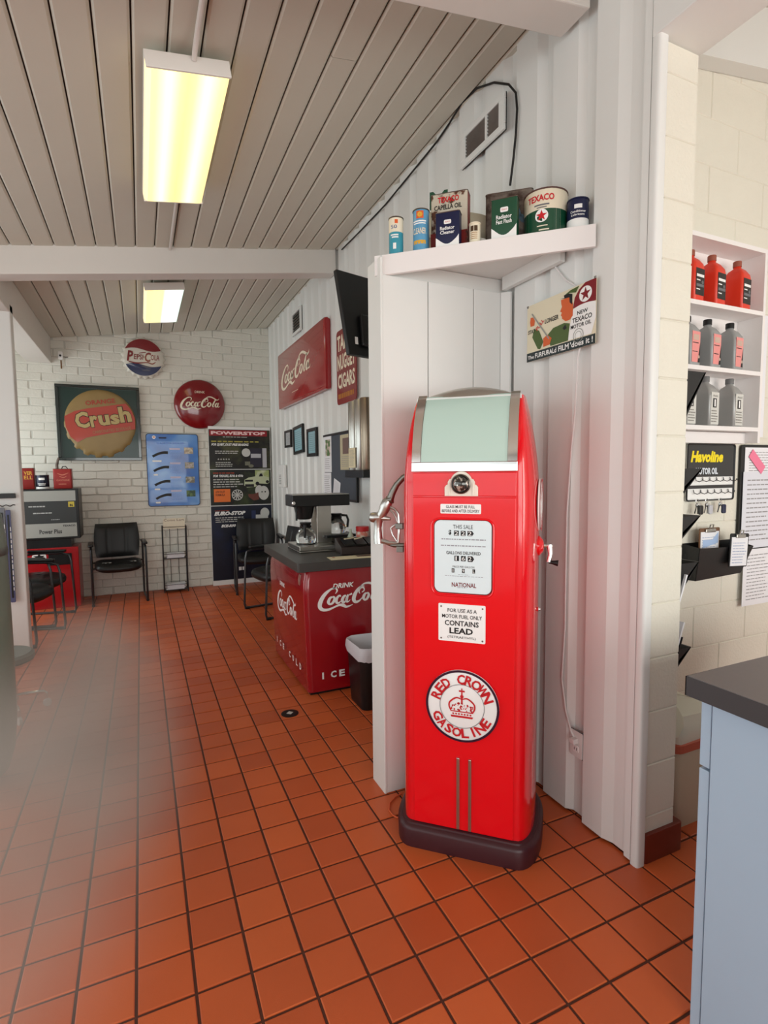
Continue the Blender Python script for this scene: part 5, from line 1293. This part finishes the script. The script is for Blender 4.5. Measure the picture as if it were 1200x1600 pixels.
# black framed notices
for k, (a, b, c_, d, lab, col) in enumerate(((446, 671, 455, 700, 'small black framed notice, leftmost and smallest of three on the ribbed wall', (196, 196, 196)), (460, 664, 474, 711, 'black framed pale blue certificate hanging crooked, middle of three on the ribbed wall', (150, 196, 206)), (481, 667, 495, 714, 'black framed pale blue certificate hanging straight, nearest the notice board', (150, 190, 200)))):
    p0 = onx(a, d, WX-.01); p1 = onx(c_, b, WX-.01); W3 = p0.y-p1.y; H3 = abs(p1.z-p0.z)
    M = wall_frame(WX+.002, p0.y, min(p0.z, p1.z)) @ Matrix.Rotation(.05 if k == 1 else 0, 4, 'Z')
    f_ = thing('picture_frame', lab, 'frame', M)
    bb_ = .035 if k else .028
    for r_ in ((0, W3, 0, bb_), (0, W3, H3-bb_, H3), (0, bb_, bb_, H3-bb_), (W3-bb_, W3, bb_, H3-bb_)): MB().box(r_[0], r_[1], r_[2], r_[3], 0, .024).build('frame_side', PLBLK, f_, bevel=.002)
    s_ = MB().box(bb_, W3-bb_, bb_, H3-bb_, 0.002, .012).build('certificate', mat('cert_%d' % k, col, .3), f_)
    t = MB(); bars(t, bb_*1.5, bb_*1.6, W3-bb_*1.5, H3-bb_*1.6, 9, .0128, random.Random(k), .2); t.build('print', mat('cert_ink', (110, 140, 150), .5), s_)
p0 = onx(437, 762, WX-.02); p1 = onx(446, 728, WX-.02)
th_ = thing('white_wall_box', 'slim white plastic box on the ribbed wall by the brake banner', 'wall box', wall_frame(WX+.002, p0.y, 1.345))
MB().box(0, .30, 0, .285, 0, .035).build('cover', WHITE, th_, bevel=.006)
t = MB(); [t.box(.04, .15, .04+.022*i, .05+.022*i, .035, .037) for i in range(6)]; t.build('vent_slots', mat('slot_grey', (170, 170, 170), .6), th_)
# notice board with papers
M = wall_frame(WX+.002, 3.70, 1.285); nb = thing('notice_board', 'slate grey notice board with black edging behind the coffee maker', 'notice board', M)
MB().box(0, .87, 0, .605, 0, .012).build('board', mat('slate_board', (72, 78, 88), .7), nb)
for r_ in ((-.01, .88, .595, .615), (-.01, .88, -.012, .008), (.862, .882, .008, .595)): MB().box(r_[0], r_[1], r_[2], r_[3], 0, .022).build('edging', PLBLK, nb, bevel=.002)
def pinned(nm, x0_, y0_, x1_, y1_, mtl, lab, seed=0, fr=None, z=.014, pic=None, rot=0):
    o = thing(nm, lab, 'paper', (fr or M) @ Matrix.Translation((x0_, y0_, z)) @ Matrix.Rotation(rot, 4, 'Z'))
    w_, h_ = x1_-x0_, y1_-y0_
    MB().box(0, w_, 0, h_, 0, .0015).build('sheet', mtl, o)
    if pic: t_ = MB().rect(w_*.2, h_*.45, w_*.85, h_*.9, .002); t_.build('picture', pic, o)
    t_ = MB(); bars(t_, w_*.12, h_*.08, w_*.88, h_*(.40 if pic else .92), 6 if pic else 14, .002, random.Random(seed), .25); t_.build('print', mat('pencil_ink', (150, 148, 150), .6), o)
    return o
pinned('pinned_flyer', .0, .25, .22, .60, PAPER, 'white flyer with green and red marks pinned at the left of the notice board', 1, pic=mat('leaf_pic', (90, 120, 70), .6, rgb2=(220, 200, 190), mscale=20))
pinned('pinned_page', .47, .27, .80, .585, mat('newsprint', (196, 186, 156), .8), 'yellowed newspaper page pinned at the right of the notice board', 2, pic=mat('news_pic', (120, 96, 90), .6))
pinned('pinned_note', -.03, -.06, .20, .245, PAPER, 'long white sheet hanging below the flyer on the notice board', 3)
pinned('pinned_note', .24, .0, .42, .20, PAPER, 'small tilted white note pinned low on the notice board', 4, rot=-.25)
# cup dispenser
M = wall_frame(WX+.004, 2.80, 1.49); cd = thing('cup_dispenser', 'three vertical steel cup tubes with a black base on the ribbed wall', 'dispenser', M)
for i in range(3):
    MB(Matrix.Translation((.06+.13*i, 0, .065)) @ Matrix.Rotation(-math.pi/2, 4, 'X')).lathe([(.05, .055), (.052, .06), (.052, .615), (.05, .62)], 20).build('tube', STEEL if i != 2 else mat('bronze_steel', (150, 136, 120), .3, 1.0), cd, smooth=True)
MB().box(-.01, .39, .0, .06, .0, .13).build('base', PLBLK, cd, bevel=.004)
MB().box(-.01, .39, .0, .62, .0, .01).build('back_plate', STEEL, cd)
pinned('paper_note', .06, .08, .21, .24, PAPERC, 'cream handwritten note taped on the steel cup tubes', 8, fr=M, z=.119)
# monitor on an arm, seen from behind
p0 = hit(528, 415, (.55, 1.30, 2.6), (-.27, .96, 0)); p1 = hit(546, 553, (.55, 1.30, 2.6), (-.27, .96, 0))
topv = Vector((p0.x-p1.x, 0, p0.z-p1.z)); 
xd = Vector((.96, .27, 0)).normalized()
# back of the set faces the camera; lean the top edge away from the camera
M = frame((p1.x, p1.y, p1.z), (xd.x, xd.y, 0), (-.0, .11, 1))
tv = thing('monitor', 'black flat television on a wall arm, seen from behind beside the shelf partition', 'television', M)
Wt, Ht = .62, (p0-p1).length
MB().add([(0,0,0),(Wt,0,0),(Wt,Ht,0),(-.045,Ht,0),(0,0,-.03),(Wt,0,-.03),(Wt,Ht,-.03),(-.045,Ht,-.03)], [(3,2,1,0)[::-1],(4,5,6,7)[::-1],(0,1,5,4)[::-1],(1,2,6,5)[::-1],(2,3,7,6)[::-1],(3,0,4,7)[::-1]]).build('cabinet', PLBLK, tv, bevel=.005)
MB().box(.08, Wt-.08, .05, Ht*.5, 0, .03).build('rear_cover', PLBLK, tv, bevel=.01)
MB().rect(.045, .06, .065, .10, .0305 if False else .001).build('sticker', WHITE, tv)
MB().box(.25, .37, .15, .27, .03, .045).build('mount_plate', FRAMEB, tv)
ar = MB().tube([tuple(M @ Vector((.31, .21, .05))), (1.14, 1.50, 2.36), (WX-.01, 1.62, 2.36)], .014, 10).build('wall_arm', FRAMEB, smooth=True)
ar.parent = tv; ar.matrix_parent_inverse = tv.matrix_world.inverted()

# ================================================================== next room, right side
SX0, SX1, SY0, SY1 = 1.62, 2.335, .215, .346
us = thing('wall_shelf_unit', 'white open wall shelf unit on the block wall holding three rows of oil bottles', 'shelf', Matrix.Translation((SX0, SY0, 0)))
UW, UD = SX1-SX0, SY1-SY0
SHW = mat('shelf_white', (240, 236, 234), .4)
MB().box(0, UW, UD-.012, UD, 1.66, 2.57).build('back_panel', SHW, us)
MB().box(UW-.018, UW, 0, UD-.012, 1.66, 2.57).build('side_panel', SHW, us, bevel=.001)
MB().box(0, .018, 0, UD-.012, 1.66, 2.57).build('side_panel', SHW, us, bevel=.001)
ZS = (1.735, 2.0, 2.282)
for z in ZS: MB().box(.018, UW-.018, 0, UD-.012, z-.02, z).build('shelf', SHW, us, bevel=.001)
MB().box(.018, UW-.018, 0, UD-.012, 2.55, 2.57).build('top_panel', SHW, us)
MB().box(.018, UW-.018, .06, .075, 1.66, 1.712).build('lower_rail', SHW, us)
def bottle(X, z, body, lidm, H, label, kind, rot=6):
    b_ = thing('oil_bottle', label, 'bottle', rotz(X, .272, z+.0005, rot), None)
    W2, D2 = .040, .048
    def rg(z_, kx, ky, r_=.012): return [(x, y, z_) for x, y in roundrect(-W2*kx, -D2*ky, W2*kx, D2*ky, min(r_, W2*kx*.95), 4)]
    MB().loft([rg(0, .94, .94), rg(.005, 1, 1), rg(H*.60, 1, 1), rg(H*.70, .96, .92), rg(H*.80, .72, .62), rg(H*.85, .42, .36, .02), rg(H*.90, .36, .30, .02)]).build('body', body, b_, smooth=True, angle=50)
    MB(Matrix.Translation((0, 0, H*.885))).lathe([(.0185, 0), (.0185, H*.095), (.017, H*.11)], 20).build('cap', lidm, b_, smooth=True)
    F = Matrix(((1,0,0,0),(0,0,-1,-D2-.0008),(0,1,0,0),(0,0,0,1)))
    if kind == 'red':
        l = MB(F).rect(-W2*.82, H*.10, W2*.82, H*.60, 0).build('label', mat('bottle_label_black', (36, 32, 30), .4), b_)
        t_ = MB(F).rect(-W2*.7, H*.44, W2*.7, H*.49, .0006).rect(-W2*.7, H*.37, 0, H*.39, .0006).rect(-W2*.7, H*.20, -.0, H*.22, .0006); t_.build('print', WHITE, l)
        t_ = MB(F).disc(W2*.45, H*.35, .008, .0006, 14).rect(-W2*.7, H*.26, W2*.7, H*.31, .0006); t_.build('dull_print', GREY, l)
    elif kind == 'pink':
        l = MB(F).rect(-W2*.82, H*.06, W2*.72, H*.66, 0).build('label', mat('bottle_label_pink', (236, 150, 146), .4), b_)
        MB(F).flat([(W2*.3, H*.06), (W2*.72, H*.06), (W2*.72, H*.46)], .0006).rect(-W2*.7, H*.26, W2*.25, H*.275, .0006).rect(-W2*.7, H*.43, W2*.4, H*.445, .0006).build('print', BLACK, l)
        MB(F).disc(W2*.5, H*.17, .007, .0009, 14).rect(-W2*.6, H*.49, W2*.5, H*.60, .0006).build('pale_print', mat('bottle_pale', (206, 176, 160), .5), l)
    else:
        l = MB(F).rect(-W2*.82, H*.03, W2*.82, H*.66, 0).build('label', mat('bottle_label_silver', (212, 212, 206), .35), b_)
        sq = MB(F).rect(-W2*.45, H*.36, W2*.30, H*.54, .0006).build('square', BLACK, l)
        t_ = MB(F); t_.text('1', -W2*.20, H*.38, W2*.08, H*.52, .0012, .06)
        t_.build('numeral', WHITE, l) if False else t_.build('numeral', WHITE, b_)
        t_ = MB(F); t_.text('Mobil', -W2*.45, H*.57, W2*.5, H*.61, .0008, .0); bars(t_, -W2*.7, H*.06, W2*.7, H*.32, 5, .0006, random.Random(int(X*100)), .4); t_.build('print', mat('bottle_grey_ink', (140, 136, 130), .5), l)
    return b_
RB = mat('bottle_red', (226, 62, 40), .35); GB = mat('bottle_grey', (158, 160, 160), .35, .1); SB = mat('bottle_silver', (166, 166, 164), .32, .2); RCAP = mat('cap_brown', (150, 84, 66), .5); GCAP = mat('cap_grey', (112, 112, 112), .4)
for px, nm in ((1094, 'leftmost'), (1128, 'middle'), (1168, 'rightmost')):
    bottle(ony(px, 430, .23).x-.012, ZS[2], RB, RCAP, .232, 'red oil bottle with black label, %s on the top shelf' % nm, 'red')
for px, nm in ((1088, 'leftmost'), (1121, 'middle'), (1156, 'rightmost')):
    bottle(ony(px, 530, .23).x-.012, ZS[1], GB, BLACK, .225, 'grey oil bottle with pink label and black cap, %s on the middle shelf' % nm, 'pink')
for px, nm in ((1081, 'leftmost'), (1117, 'middle'), (1155, 'rightmost')):
    bottle(ony(px, 625, .23).x-.012, ZS[0], SB, GCAP, .232, 'silver oil bottle with a black numeral square, %s, bottom shelf' % nm, 'silver')

BW = .342                                               # face of the block wall
def bw_frame(x, z, y=BW): return frame((x, y, z), (1, 0, 0), (0, 0, 1))
# key rack sign
kr = thing('key_rack', 'black key rack sign with yellow lettering and two rows of hooks', 'key rack', bw_frame(1.985, 1.383))
KW, KH = .352, .275
MB().prism(roundrect(0, 0, KW, KH, .008, 3), 0, .004).build('back_plate', WHITE, kr)
kp = MB().box(.004, KW-.004, KH*.42, KH-.004, .004, .007).build('sign_panel', mat('rack_black', (22, 22, 24), .2, coat=.6), kr)
t = MB(); t.text('Havoline', .022, .186, .262, .242, .0078, .05, .2); t.build('lettering', mat('havo_yellow', (250, 226, 20), .4), kp)
t = MB(); t.text('MOTOR OIL', .06, .127, .225, .160, .0078, .05); t.build('small_lettering', mat('havo_pale', (214, 222, 230), .4), kp)
MB().tube([(x, y, .008) for x, y in roundrect(0, 0, KW, KH, .012, 4)], .004, 6, closed=True).build('wire_frame', FRAMEB, kr)
MB().box(.0, KW, .058, .074, .004, .010).build('hook_bar', FRAMEB, kr)
for row, y in enumerate((.112, .052)):
    for i in range(6):
        x = .06+.052*i-(.012 if row else 0)
        MB().tube([(x, y, .008), (x-.004, y-.014, .014), (x+.006, y-.02, .024), (x+.018, y-.014, .03), (x+.02, y-.006, .03)], .002, 5).build('hook', FRAMEB, kr)
def keys(x, z, n, lab, fob, seed):
    r_ = random.Random(seed); k_ = thing('key_bunch', lab, 'keys', bw_frame(x, z, BW-.028))
    MB().tube([(.010*math.cos(a*math.pi/6), .010*math.sin(a*math.pi/6)-.01, 0) for a in range(12)], .0015, 5, closed=True).build('ring', CHROME, k_)
    for i in range(n):
        a = -.35+.7*i/max(1, n-1)
        MB(Matrix.Translation((0, -.018, .003*i)) @ Matrix.Rotation(a, 4, 'Z')).box(-.004, .004, -.055, -.02, 0, .002).prism([(.011*math.cos(q*.785), -.012+.011*math.sin(q*.785)) for q in range(8)], 0, .002).build('key', CHROME, k_)
    MB(Matrix.Translation((.004, -.03, .012))).prism(roundrect(-.014, -.045, .014, .0, .008, 3), 0, .01).build('fob', fob, k_, bevel=.003)
    return k_
keys(2.035, 1.392, 3, 'dark key bunch with a black fob hanging at the left of the key rack', PLBLK, 1)
keys(2.105, 1.392, 3, 'silver keys with a clear fob hanging at the middle of the key rack', mat('clear_fob', (190, 190, 196), .3), 2)
keys(2.205, 1.392, 2, 'dark blue keys with a black fob hanging at the right of the key rack', NAVY, 3)
# black wall pocket with clipboards
wp = thing('wall_pocket', 'wide black wall pocket holding clipboards, below the key rack', 'file pocket', frame((1.975, BW-.0, 1.0), (1, 0, 0), (0, 0, 1)))
MB().add([(0,0,0),(.36,0.012,0),(.385,.175,0),(0,.175,0),(0.01,0,.07),(.35,.012,.07),(.395,.15,.10),(-.01,.165,.10)], [(3,2,1,0),(4,5,6,7),(0,1,5,4),(1,2,6,5),(3,0,4,7)]).build('pocket', PLBLK, wp, bevel=.003)
def clip(x, z, w, h, y, lab, col, rot=0, pic=None):
    c_ = thing('clipboard', lab, 'clipboard', frame((x, y, z), (1, 0, 0), (0, 0, 1)) @ Matrix.Rotation(rot, 4, 'Z'))
    MB().prism(roundrect(0, 0, w, h, .008, 3), 0, .004).build('board', col, c_)
    sh_ = MB().box(.008, w-.008, .006, h-.018, .004, .006).build('sheet', PAPER, c_)
    t_ = MB(); bars(t_, .018, .015, w-.018, h-.04, 8, .0066, random.Random(int(x*50)), .25); t_.build('print', mat('blue_ink', (150, 164, 196), .6), sh_)
    if pic: MB().flat([(w*.15, h*.35), (w*.9, h*.5), (w*.9, h*.85), (w*.6, h*.6), (w*.15, h*.62)], .0069).build('picture', pic, sh_)
    MB().box(w*.25, w*.75, h-.022, h-.004, .004, .012).build('clip', STEEL, c_, bevel=.003)
    MB().tube([(w*.42, h-.006, .010), (w*.42, h+.016, .014), (w*.58, h+.016, .014), (w*.58, h-.006, .010)], .003, 6).build('clip_handle', STEEL, c_)
clip(2.03, 1.10, .15, .15, BW-.045, 'clipboard with blue and white sheet standing in the black wall pocket', mat('board_brown', (110, 76, 50), .6), pic=mat('sheet_blue', (170, 194, 230), .6))
clip(2.165, 1.06, .14, .165, BW-.105, 'small clipboard with white form hanging on the front of the black wall pocket', BLACK, rot=-.05)
# document board with papers
db = thing('document_board', 'large black-edged clip board with papers at the right edge of the photo', 'clip board', frame((2.385, BW, 1.10), (1, 0, 0), (0, 0, 1)))
MB().prism(roundrect(0, 0, .32, .56, .02, 4), 0, .010).build('board', PLBLK, db)
fr2 = frame((2.385, BW-.010, 1.10), (1, 0, 0), (0, 0, 1))
pinned('paper_sheet', .028, .32, .31, .545, PAPER, 'upper cream-white printed sheet on the black-edged board', 21, fr=fr2, z=.001)
pinned('paper_sheet', .018, .02, .30, .42, mat('paper_grey', (222, 224, 232), .8), 'long white printed list on the black-edged board', 22, fr=fr2, z=.003)
pk = MB(fr2 @ Matrix.Translation((.08, .50, .006)) @ Matrix.Rotation(-.7, 4, 'Z')).box(-.02, .12, -.02, .03, 0, .0015).build('pink_note', PINK)
tag(pk, 'bright pink sticky strip across the top of the papers', 'note')
pinned('paper_sheet', .0, .0, .26, .30, PAPER, 'blank white sheet hanging lowest below the black-edged board', 23, fr=frame((2.425, BW-.016, .815), (1, 0, 0), (0, 0, 1)), z=.001)
pinned('pink_poster', .0, .0, .2, .62, PAPER, 'white poster with a pink lower edge right of the shelf unit', 24, fr=frame((2.365, BW-.002, 1.70), (1, 0, 0), (0, 0, 1)), z=.001, pic=None)
# tiered magazine pockets on the back of the pillar
mgz = thing('magazine_rack', 'black tiered magazine wall rack on the pillar side, seen edge-on', 'magazine rack', Matrix.Translation((1.492, .06, 0)))
tops = ((1.93, .30), (1.54, .17), (1.345, .15), (1.15, .20), (.79, .14))
MB().box(0, .012, 0, .22, .62, 1.96).build('back_panel', PLBLK, mgz)
for z_, h_ in tops:
    d_ = .21 if z_ > 1 else .18
    MB().prism([(.012, z_-h_), (.03, z_-h_), (d_, z_), (d_-.008, z_), (.012, z_-h_+.03)], -.24, .0, Matrix(((1,0,0,0),(0,0,-1,0),(0,1,0,0),(0,0,0,1)))).build('pocket', PLBLK, mgz)
    MB().add([(.012, 0, z_-h_), (d_, 0, z_), (.012, 0, z_)], [(0, 1, 2)]).build('pocket_side', PLBLK, mgz)
for i, (z0_, z1_, lab) in enumerate(((.88, 1.06, 'pale papers poking out of the lower magazine pockets'), (.70, .86, 'white papers with a black edge in the lowest magazine pocket'))):
    M_ = Matrix.Translation((1.53, .05, z0_)) @ Matrix.Rotation(.35, 4, 'Y')
    p_ = thing('magazine', lab, 'papers', M_)
    MB().box(0, .008, 0, .2, 0, z1_-z0_+.06).build('cover', PAPER, p_)
    MB().box(.010, .016, .01, .19, 0, z1_-z0_+.02).build('cover', mat('paper_grey', (222, 224, 232)), p_)
    if i: MB().box(.017, .021, .0, .19, 0, z1_-z0_).build('black_cover', BLACK, p_)
# bin behind the cabinet
b2 = thing('trash_bin', 'beige bin with a puffed white bag behind the grey-topped cabinet', 'bin', Matrix.Translation((1.70, .17, 0)))
def tr2(z, k, wob=0, seed=0):
    r_ = random.Random(seed); return [(x*k+r_.uniform(-wob, wob), y*k+r_.uniform(-wob, wob), z+r_.uniform(-wob, wob)) for x, y in roundrect(-.14, -.14, .14, .14, .04, 4)]
MB().loft([tr2(0, .8), tr2(.36, 1.0)], cap1=False).build('body', mat('beige_plastic', (206, 196, 172), .5), b2, smooth=True)
MB().loft([tr2(.355, 1.03), tr2(.39, 1.04), tr2(.395, .98)], cap0=False, cap1=False).build('rim', mat('rim_red', (190, 96, 74), .5), b2)
MB().loft([tr2(.38, 1.0, .004, 1), tr2(.42, 1.06, .012, 2), tr2(.46, .98, .016, 3), tr2(.50, .82, .014, 4), tr2(.53, .5, .01, 5), tr2(.54, .1, .0, 6)], cap0=False).build('bag', mat('bag_white', (226, 222, 206), .5), b2, smooth=True)

# cabinet with the thick grey counter
cbn = thing('base_cabinet', 'pale blue-grey laminate base cabinet at the right edge, its side toward the camera', 'cabinet', Matrix.Translation((.905, -.545, 0)))
MB().box(0, 1.5, -1.3, 0, .0, .938).build('body', CABM, cbn, bevel=.002)
for i in range(3):
    MB().box(.004+.5*i, .498+.5*i, .004, .032, .755, .932).build('drawer', CABM, cbn, bevel=.002)
    dd = MB().box(.004+.5*i, .498+.5*i, .004, .032, .004, .747).build('door', CABM, cbn, bevel=.002)
    MB().tube([(.40+.5*i, .033, .60), (.40+.5*i, .055, .60), (.40+.5*i, .055, .70), (.40+.5*i, .033, .70)], .005, 6).build('handle', CHROME, dd)
ctp = thing('countertop', 'thick dark grey laminate countertop on the pale blue-grey cabinet', 'countertop', Matrix.Translation((.872, -.492, .944)))
MB().box(.003, 1.575, -1.365, -.003, .0, .053).build('top_sheet', mat('counter_grey', (112, 104, 104), .42, var=.05, vscale=60), ctp, bevel=.001)
edg = mat('counter_edge', (62, 62, 64), .5)
MB().box(.0, .0028, -1.37, 0, .0, .0515).build('edge_band', edg, ctp); MB().box(.0, 1.578, -.0028, 0, .0, .0515).build('edge_band', edg, ctp)

# ================================================================== left edge of the frame
bd = thing('blade_display', 'black rail with twisted wire and long sleeved wiper blades on the white wall end', 'display', frame((-1.80, 3.898, 0), (1, 0, 0), (0, 0, 1)))
MB().box(0, .435, 1.345, 1.385, 0, .035).build('rail', PLBLK, bd, bevel=.003)
tw = []
for i in range(60):
    a = i*.9; tw.append((.007*0+i*.0073, 1.285+.006*math.sin(a), .03+.006*math.cos(a)))
MB().tube(tw, .004, 5).build('twisted_wire', FRAMEB, bd)
def sleeve(x, w, col, lab, z0, z1, seed):
    s_ = thing('wiper_sleeve', lab, 'wiper blade', frame((-1.80+x, 3.856, z0), (1, 0, 0), (0, 0, 1)))
    MB().prism(roundrect(0, 0, w, z1-z0, .008, 3), 0, .014).build('sleeve', col, s_, bevel=.002)
    MB().box(w*.35, w*.65, .04, z1-z0-.04, .014, .020).build('blade', PLBLK, s_)
    t_ = MB(); r_ = random.Random(seed); yy_ = .1
    while yy_ < z1-z0-.15:
        hh = r_.uniform(.02, .05); t_.rect(w*.72, yy_, w*.9, yy_+hh, .0150); yy_ += hh+.012
    t_.build('print', WHITE, s_)
sleeve(.27, .05, mat('sleeve_blue', (62, 74, 120), .3), 'blue sleeved wiper blade hanging left of the grey ones', .60, 1.27, 1)
sleeve(.325, .035, mat('sleeve_grey', (120, 124, 132), .3), 'grey sleeved wiper blade hanging between the blue ones', .50, 1.27, 2)
sleeve(.365, .035, mat('sleeve_blue2', (84, 90, 126), .3), 'slate blue sleeved wiper blade nearest the wall edge', .48, 1.25, 3)
# rolling stool
st = thing('rolling_stool', 'low grey round rolling stool with chrome legs at the foot of the white wall end', 'stool', Matrix.Translation((-1.27, 2.62, 0)))
MB(Matrix.Translation((0, 0, .355))).lathe([(.17, 0), (.182, .01), (.182, .035), (.165, .05), (.05, .055), (.002, .055)], 36).build('seat', mat('stool_grey', (112, 114, 108), .5), st, smooth=True)
MB(Matrix.Translation((0, 0, .335))).lathe([(.172, 0), (.178, .018)], 36).build('seat_rim', CHROME, st, smooth=True)
MB().tube([(0, 0, .09), (0, 0, .34)], .020, 14).build('post', CHROME, st, smooth=True)
for k in range(5):
    a = math.radians(12+72*k); ca, sa = math.cos(a), math.sin(a)
    lg_ = MB().tube([(0, 0, .12), (.12*ca, .12*sa, .115), (.215*ca, .215*sa, .105), (.232*ca, .232*sa, .09), (.235*ca, .235*sa, .055)], .011, 8).build('leg', CHROME, st, smooth=True)
    MB(Matrix.Translation((.235*ca, .235*sa, .026)) @ Matrix.Rotation(a, 4, 'Z') @ Matrix.Rotation(math.pi/2, 4, 'X') @ Matrix.Translation((0, 0, -.012))).lathe([(.014, 0), (.025, .003), (.025, .021), (.014, .024)], 16).build('caster', mat('caster_white', (220, 218, 214), .3), lg_, smooth=True)
# grey rounded drum cut by the frame edge
gd = thing('grey_drum', 'tall smooth grey-green drum cut off by the left edge of the photo', 'drum', Matrix.Translation((-1.27, 1.80, 0)))
MB().lathe([(.14, 0.0), (.18, .04), (.21, .14), (.226, .30), (.228, .7), (.226, 1.2), (.212, 1.34), (.18, 1.40), (.08, 1.425), (.002, 1.43)], 48).build('body', mat('drum_grey', (112, 120, 108), .35, var=.15, vscale=4), gd, smooth=True)
MB().lathe([(.2275, 1.14), (.2305, 1.16), (.2275, 1.18)], 48, cap0=False, cap1=False).build('band', DARKST, gd, smooth=True)

# ================================================================== fog volume added to imitate a pale veil over the left aisle
hz = MB(Matrix.Translation((-0.80, 1.45, 0.42))).box(-0.66, 0.66, -2.1, 2.3, -0.40, 0.45).build('added_veil', bpy.data.materials.new('added_veil_volume'))
HM = hz.data.materials[0]; HM.use_nodes = True; nt = HM.node_tree; N = nt.nodes; Lk = nt.links; N.clear()
outp = N.new('ShaderNodeOutputMaterial'); vol = N.new('ShaderNodeVolumePrincipled')
vol.inputs['Color'].default_value = (1.0, 0.80, 0.69, 1); vol.inputs['Anisotropy'].default_value = -0.3
g_ = N.new('ShaderNodeNewGeometry')
def vm(op, a, b):
    n_ = N.new('ShaderNodeVectorMath'); n_.operation = op
    Lk.new(a, n_.inputs[0]); n_.inputs[1].default_value = b; return n_.outputs[0]
q1 = vm('SUBTRACT', g_.outputs['Position'], (-0.80, 1.35, 0.36)); q2_ = vm('DIVIDE', q1, (0.64, 2.1, 0.50))
ln = N.new('ShaderNodeVectorMath'); ln.operation = 'LENGTH'; Lk.new(q2_, ln.inputs[0])
mr_ = N.new('ShaderNodeMapRange'); mr_.interpolation_type = 'SMOOTHSTEP'; mr_.inputs['From Min'].default_value = 1.0; mr_.inputs['From Max'].default_value = 0.25
mr_.inputs['To Min'].default_value = 0.0; mr_.inputs['To Max'].default_value = 1.0; Lk.new(ln.outputs['Value'], mr_.inputs['Value'])
nz2 = N.new('ShaderNodeTexNoise'); nz2.inputs['Scale'].default_value = 2.4; nz2.inputs['Detail'].default_value = 1; Lk.new(g_.outputs['Position'], nz2.inputs['Vector'])
m3 = N.new('ShaderNodeMapRange'); m3.inputs['From Min'].default_value = .3; m3.inputs['From Max'].default_value = .7; m3.inputs['To Min'].default_value = .35; m3.inputs['To Max'].default_value = 1.3; Lk.new(nz2.outputs['Fac'], m3.inputs['Value'])
mm = N.new('ShaderNodeMath'); mm.operation = 'MULTIPLY'; Lk.new(mr_.outputs['Result'], mm.inputs[0]); Lk.new(m3.outputs['Result'], mm.inputs[1])
m4 = N.new('ShaderNodeMath'); m4.operation = 'MULTIPLY'; m4.inputs[1].default_value = 1.45; Lk.new(mm.outputs[0], m4.inputs[0])
Lk.new(m4.outputs[0], vol.inputs['Density']); Lk.new(vol.outputs['Volume'], outp.inputs['Volume'])
hz['kind'] = 'stuff'; tag(hz, 'thin fog volume added to imitate a pale veil over the left side of the tiled floor', 'added_veil')
